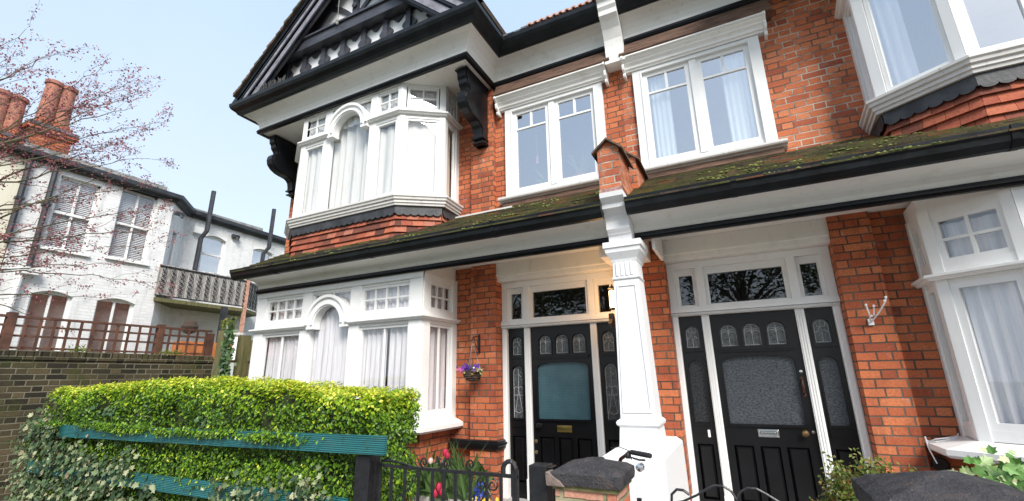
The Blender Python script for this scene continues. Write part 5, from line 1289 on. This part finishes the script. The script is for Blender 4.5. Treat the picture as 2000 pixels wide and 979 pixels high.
# chimneys
for nm,x,y,zb_,zm,zt_,w_,pots,lab in (('c',-15.6,4.15,5.2,6.65,7.9,.40,((0,-.14),(0,.17)),'tall red brick chimney stack with two long clay pots rising above the blossom'),('c',-15.6,3.30,5.2,6.1,7.1,.36,((0,-.12),(0,.17)),'shorter red brick chimney stack at the far left behind the blossom')):
    CH=thing('chimney_stack',lab,'chimney',(x,y,5.2)); e=MB(); e.box(x-.3,x+.3,y-w_,y+w_,zb_,zm-.5)
    for k,(o_,h) in enumerate(((.0,.0),(.05,.08),(.10,.16),(.05,.32),(.0,.40))): e.box(x-.3-o_,x+.3+o_,y-w_-o_+.1*(k>2),y+w_+o_-.1*(k>2),zm-.5+h,zm-.5+h+.10)
    e.build('stack','brick_in',CH,uv=True)
    e=MB(); e.box(x-.42,x+.42,y-w_-.09,y+w_+.09,zm-.26,zm-.18); e.build('stack_coping','slate',CH)
    for dx_,dy_ in pots:
        e=MB(); h=zt_-zm; e.lathe([(.18,zm-.05),(.165,zm+h*.5),(.155,zt_-.14),(.19,zt_-.12),(.19,zt_-.03),(.14,zt_),(.11,zt_-.1)],(x+dx_,y+dy_,0),14); e.build('chimney_pot','terracotta',CH,smooth=True)
# balcony
BA=thing('balcony','weathered timber slat balcony with black iron scrollwork on the white house','balcony',(-14.2,7.7,2.2))
path=[(-13.92,6.52),(-13.92,9.05),(-14.55,9.9)]
e=MB(); e.prism([(-13.9,6.5),(-13.9,9.06),(-14.5,9.95),(-15.2,9.9),(-14.9,7.4),(-14.05,6.6)],'z',2.14,2.24); e.build('deck','post',BA)
for i in range(2):
    Fm=frame(path[i],path[i+1]); L=flen(path[i],path[i+1]); e=MB(Fm); x=0
    while x<L-.04: e.cr=random.random(); e.box(x,x+.085,.02,.035,2.30+random.uniform(-.01,.01),3.17+random.uniform(-.02,.02)); x+=.092
    e.build('slat_screen','balwood',BA)
    e=MB(Fm); e.box(0,L,-.01,.015,3.10,3.135); e.box(0,L,-.01,.015,2.29,2.32); x=.12
    while x<L-.03:
        P=[]
        for t in range(25):
            z=2.33+.76*t/24; P.append((x+.065*math.sin(2*PI*t/8)*(.6+.4*math.sin(PI*t/24)),-.022,z))
        e.tube(P,.012,4); e.tube([(2*x-p[0],p[1],p[2]) for p in P],.010,4); 
        for zz in (2.5,2.72,2.94): e.lathe([(.0,-.02),(.02,0),(.0,.02)],(x,-.015,zz),6)
        x+=.235
    e.build('iron_scroll_panel','iron',BA)
e=MB(); e.box(-13.96,-13.88,9.0,9.1,1.2,3.2); e.build('corner_post','claypink',BA)
# patio things under the balcony
e=MB(); e.box(-13.4,-13.0,6.9,8.8,.55,1.06); 
for k in range(3): e.box(-12.99,-12.96,6.9+.64*k,7.5+.64*k,.62,1.0)
tag(e.build('patio_bench','orangewood',base=(-13.2,7.8,.5)),'orange varnished wooden bench back behind the right end of the trellis','bench')
e=MB(); e.lathe([(.16,.6),(.13,1.1),(.10,1.25),(.16,1.3),(.18,1.36),(.0,1.38)],(-12.9,8.35,0),12); tag(e.build('white_pedestal','masonry',base=(-12.9,8.35,.6)),'white turned pedestal under the balcony behind the trellis','pedestal')
e=MB(); e.lathe([(.12,.6),(.09,1.3),(.13,1.4),(.10,1.42)],(-12.0,9.0,0),12); tag(e.build('chimney_pot_planter','masonry',base=(-12,9.0,.6)),'pale cylindrical pot standing right of the trellis by the house corner','pot')
e=MB(); e.lathe([(.0,-.2),(.14,-.14),(.2,0),(.14,.14),(.0,.2)],(-13.2,7.15,1.45),12); e.tube([(-13.2,7.15,1.25),(-13.2,7.15,.5)],.03,6); tag(e.build('wire_ornament','wicker',base=(-13.2,7.15,.5)),'round openwork garden ornament on a stake beneath the balcony','ornament')
e=MB(); e.box(-13.3,-13.2,7.95,8.1,.6,2.1); tag(e.build('downpipe','bgblack',base=(-13.25,8,.6)),'short dark downpipe under the balcony beside the white pedestal','pipe')

# ================================================================== PLUM TREE reaching in from the left
TRE=thing('plum_tree','bare branched plum tree with small dark pink blossom in front of the chimneys','tree',(-10.4,.9,GZ))
tw=MB(); bl=MB(); root=Vector((-10.4,.6,.3))
tr=MB(); tr.tube([(-10.4,.6,GZ),(-10.38,.6,-.6),tuple(root),(-10.3,.7,.8)],[.13,.11,.095,.08],9); tr.build('trunk','bark',TRE)
tips=[(2.1,5.87,-10.2),(2.31,5.3,-9.6),(3.05,5.65,-9.8),(2.67,5.95,-10.6),(3.5,5.68,-10.3),(3.68,5.9,-10.0),(3.66,5.42,-9.7),(4.32,5.27,-10.2),(3.91,4.71,-10.6),(3.56,5.02,-9.5),(4.12,4.3,-10.0),(3.49,4.28,-9.4),(4.5,2.6,-10.1),(4.5,1.85,-9.8),(3.64,2.47,-9.6),(3.0,.95,-9.4),(3.6,3.3,-10.3),(4.3,3.3,-9.9),(4.1,2.2,-10.5),(4.6,3.0,-10.4),(3.7,3.8,-9.9),(3.2,1.9,-10.0),(2.2,4.5,-9.6),(2.0,5.2,-10.4),(2.9,4.9,-10.2),(3.9,1.5,-10.2),(4.35,3.75,-9.7),(1.4,6.0,-10.2),(.6,6.1,-10.9),(-.4,5.6,-10.4),(-.9,4.4,-10.2),(-1.3,3.2,-10.9),(.4,5.6,-9.2),(1.2,5.0,-11.4)]
def cluster(p,N=5,s_=.05):
    for _ in range(N): bl.leaf((p[0]+random.gauss(0,s_*.55),p[1]+random.gauss(0,s_*.55),p[2]+random.gauss(0,s_*.5)),(random.uniform(-1,1),random.uniform(-1,1),random.uniform(-1,1)),random.uniform(.022,.045),.75)
def branch(a,b,r0,r1,depth):
    d=b-a; L=d.length; n=max(4,int(L/.22)); P=[]
    sag=Vector((random.uniform(-.1,.1),random.uniform(-.12,.12),random.uniform(.1,.3)))*L*.22
    for i in range(n+1):
        u=i/n; P.append(a+d*u+sag*math.sin(PI*u)+Vector((random.gauss(0,.02),random.gauss(0,.02),random.gauss(0,.02)))*(0 if i in(0,n) else 1))
    tw.tube([tuple(p) for p in P],[r0+(r1-r0)*i/n for i in range(n+1)],5 if r0>.012 else 3,False)
    for i in range(1,n+1):
        u=i/n
        if (depth>=1 or u>.5) and random.random()<.55: cluster(P[i],random.randint(3,7))
        if depth>=1 and random.random()<.5: cluster(P[i]+Vector((random.gauss(0,.04),random.gauss(0,.05),random.gauss(0,.04))),3,.04)
        if depth<2 and u>.32 and random.random()<(.72 if depth==0 else .4):
            dd=d.normalized(); side=Vector((random.uniform(-.6,.6),random.uniform(-.5,.7),random.uniform(-.9,.9)))
            l2=random.uniform(.35,1.0)*(1.1-u*.5)*(1 if depth==0 else .5)
            branch(P[i],P[i]+(dd*.8+side*.6).normalized()*l2,(r0+(r1-r0)*u)*.55,.0022,depth+1)
for y,z,x in tips:
    if z>3.9: s_=Vector((-10.35,.75,random.uniform(1.0,2.2)))
    else: s_=Vector((-10.3,.75,random.uniform(.4,1.6)))
    branch(s_,Vector((x,y,z)),random.uniform(.016,.032),.003,0)
tw.build('branches','barkgreen',TRE); bl.build('blossom','blossom',TRE)

# ================================================================== street trees across the road (seen only in the glass)
def street_tree(x,y,h,lab):
    T_=thing('street_tree',lab,'tree',(x,y,GZ),'trees across the street')
    t=MB(); t.tube([(x,y,GZ),(x+.1,y,GZ+h*.4),(x,y,GZ+h*.75)],[.22,.17,.08],8); cr=MB()
    for k in range(26):
        a=random.uniform(0,2*PI); e=random.uniform(-.3,1.3); R_=h*.30
        c_=Vector((x+R_*math.cos(a)*math.cos(e),y+R_*math.sin(a)*math.cos(e),GZ+h*.66+R_*math.sin(e)))
        t.tube([(x,y,GZ+h*.5),tuple((Vector((x,y,GZ+h*.5))+c_)/2+Vector((0,0,.2))),tuple(c_)],[.06,.04,.015],4)
        for _ in range(270): cr.leaf(tuple(c_+Vector((random.gauss(0,h*.07),random.gauss(0,h*.07),random.gauss(0,h*.06)))),(random.uniform(-1,1),random.uniform(-1,1),1),random.uniform(.12,.26),.7)
    t.build('trunk','bark',T_); cr.build('crown','treeleaf',T_)
street_tree(-6,-13,8.5,'leafy street tree across the road, mirrored in the left fanlight'); street_tree(.5,-14,9,'leafy street tree across the road, mirrored in the right fanlight'); street_tree(7,-13,8,'leafy street tree across the road, farthest right')
street_tree(-13,-14,8.5,'leafy street tree across the road, farthest left')

# ================================================================== LIGHT
wd=bpy.data.worlds.new('World'); sc.world=wd; wd.use_nodes=True; nt=wd.node_tree; nt.nodes.clear()
sky=nt.nodes.new('ShaderNodeTexSky'); sky.sky_type='NISHITA'; sky.sun_disc=False
ELEV,AZ=math.radians(40),math.radians(138)     # direction the light comes from: behind the viewer, slightly left
sky.sun_elevation=ELEV; sky.sun_rotation=AZ; sky.air_density=1.0; sky.dust_density=2.2; sky.ozone_density=1.2; sky.altitude=30
bg=nt.nodes.new('ShaderNodeBackground'); out=nt.nodes.new('ShaderNodeOutputWorld')
# thin bright high cloud veiling the blue
tc=nt.nodes.new('ShaderNodeTexCoord'); nz=nt.nodes.new('ShaderNodeTexNoise'); nz.inputs['Scale'].default_value=2.2; nz.inputs['Detail'].default_value=5; nt.links.new(tc.outputs['Generated'],nz.inputs['Vector'])
mr=nt.nodes.new('ShaderNodeMapRange'); mr.inputs[1].default_value=.3; mr.inputs[2].default_value=.75; mr.inputs[3].default_value=VEIL0; mr.inputs[4].default_value=VEIL1; nt.links.new(nz.outputs['Fac'],mr.inputs[0])
mx=nt.nodes.new('ShaderNodeMix'); mx.data_type='RGBA'; nt.links.new(mr.outputs[0],mx.inputs[0]); nt.links.new(sky.outputs[0],mx.inputs[6]); 
sx=nt.nodes.new('ShaderNodeSeparateXYZ'); nt.links.new(tc.outputs['Generated'],sx.inputs[0])
m2=nt.nodes.new('ShaderNodeMapRange'); m2.inputs[1].default_value=.05; m2.inputs[2].default_value=.75; nt.links.new(sx.outputs[2],m2.inputs[0])
mc=nt.nodes.new('ShaderNodeMix'); mc.data_type='RGBA'; nt.links.new(m2.outputs[0],mc.inputs[0]); mc.inputs[6].default_value=(*VEILH,1); mc.inputs[7].default_value=(*VEILC,1); nt.links.new(mc.outputs[2],mx.inputs[7])
nt.links.new(mx.outputs[2],bg.inputs[0]); bg.inputs[1].default_value=.15; nt.links.new(bg.outputs[0],out.inputs[0])
sun=bpy.data.lights.new('sun','SUN'); sun.energy=SUNE; sun.angle=math.radians(24); sun.color=(1,.96,.90)
so=bpy.data.objects.new('sun',sun); COL.objects.link(so)
# nishita: rotation measured from +Y clockwise seen from above
dirv=Vector((math.sin(AZ)*math.cos(ELEV),math.cos(AZ)*math.cos(ELEV),math.sin(ELEV)))
so.rotation_euler=dirv.to_track_quat('Z','Y').to_euler(); so.location=dirv*30
vs=sc.view_settings; vs.view_transform='Standard'; vs.look='None'; vs.exposure=EXPO; vs.gamma=1; vs.use_curve_mapping=False
sc.render.engine='CYCLES'
try:
    sc.cycles.max_bounces=8; sc.cycles.transparent_max_bounces=12; sc.cycles.sample_clamp_indirect=6
except Exception: pass
for o in bpy.data.objects:
    if '_b' in o: del o['_b']
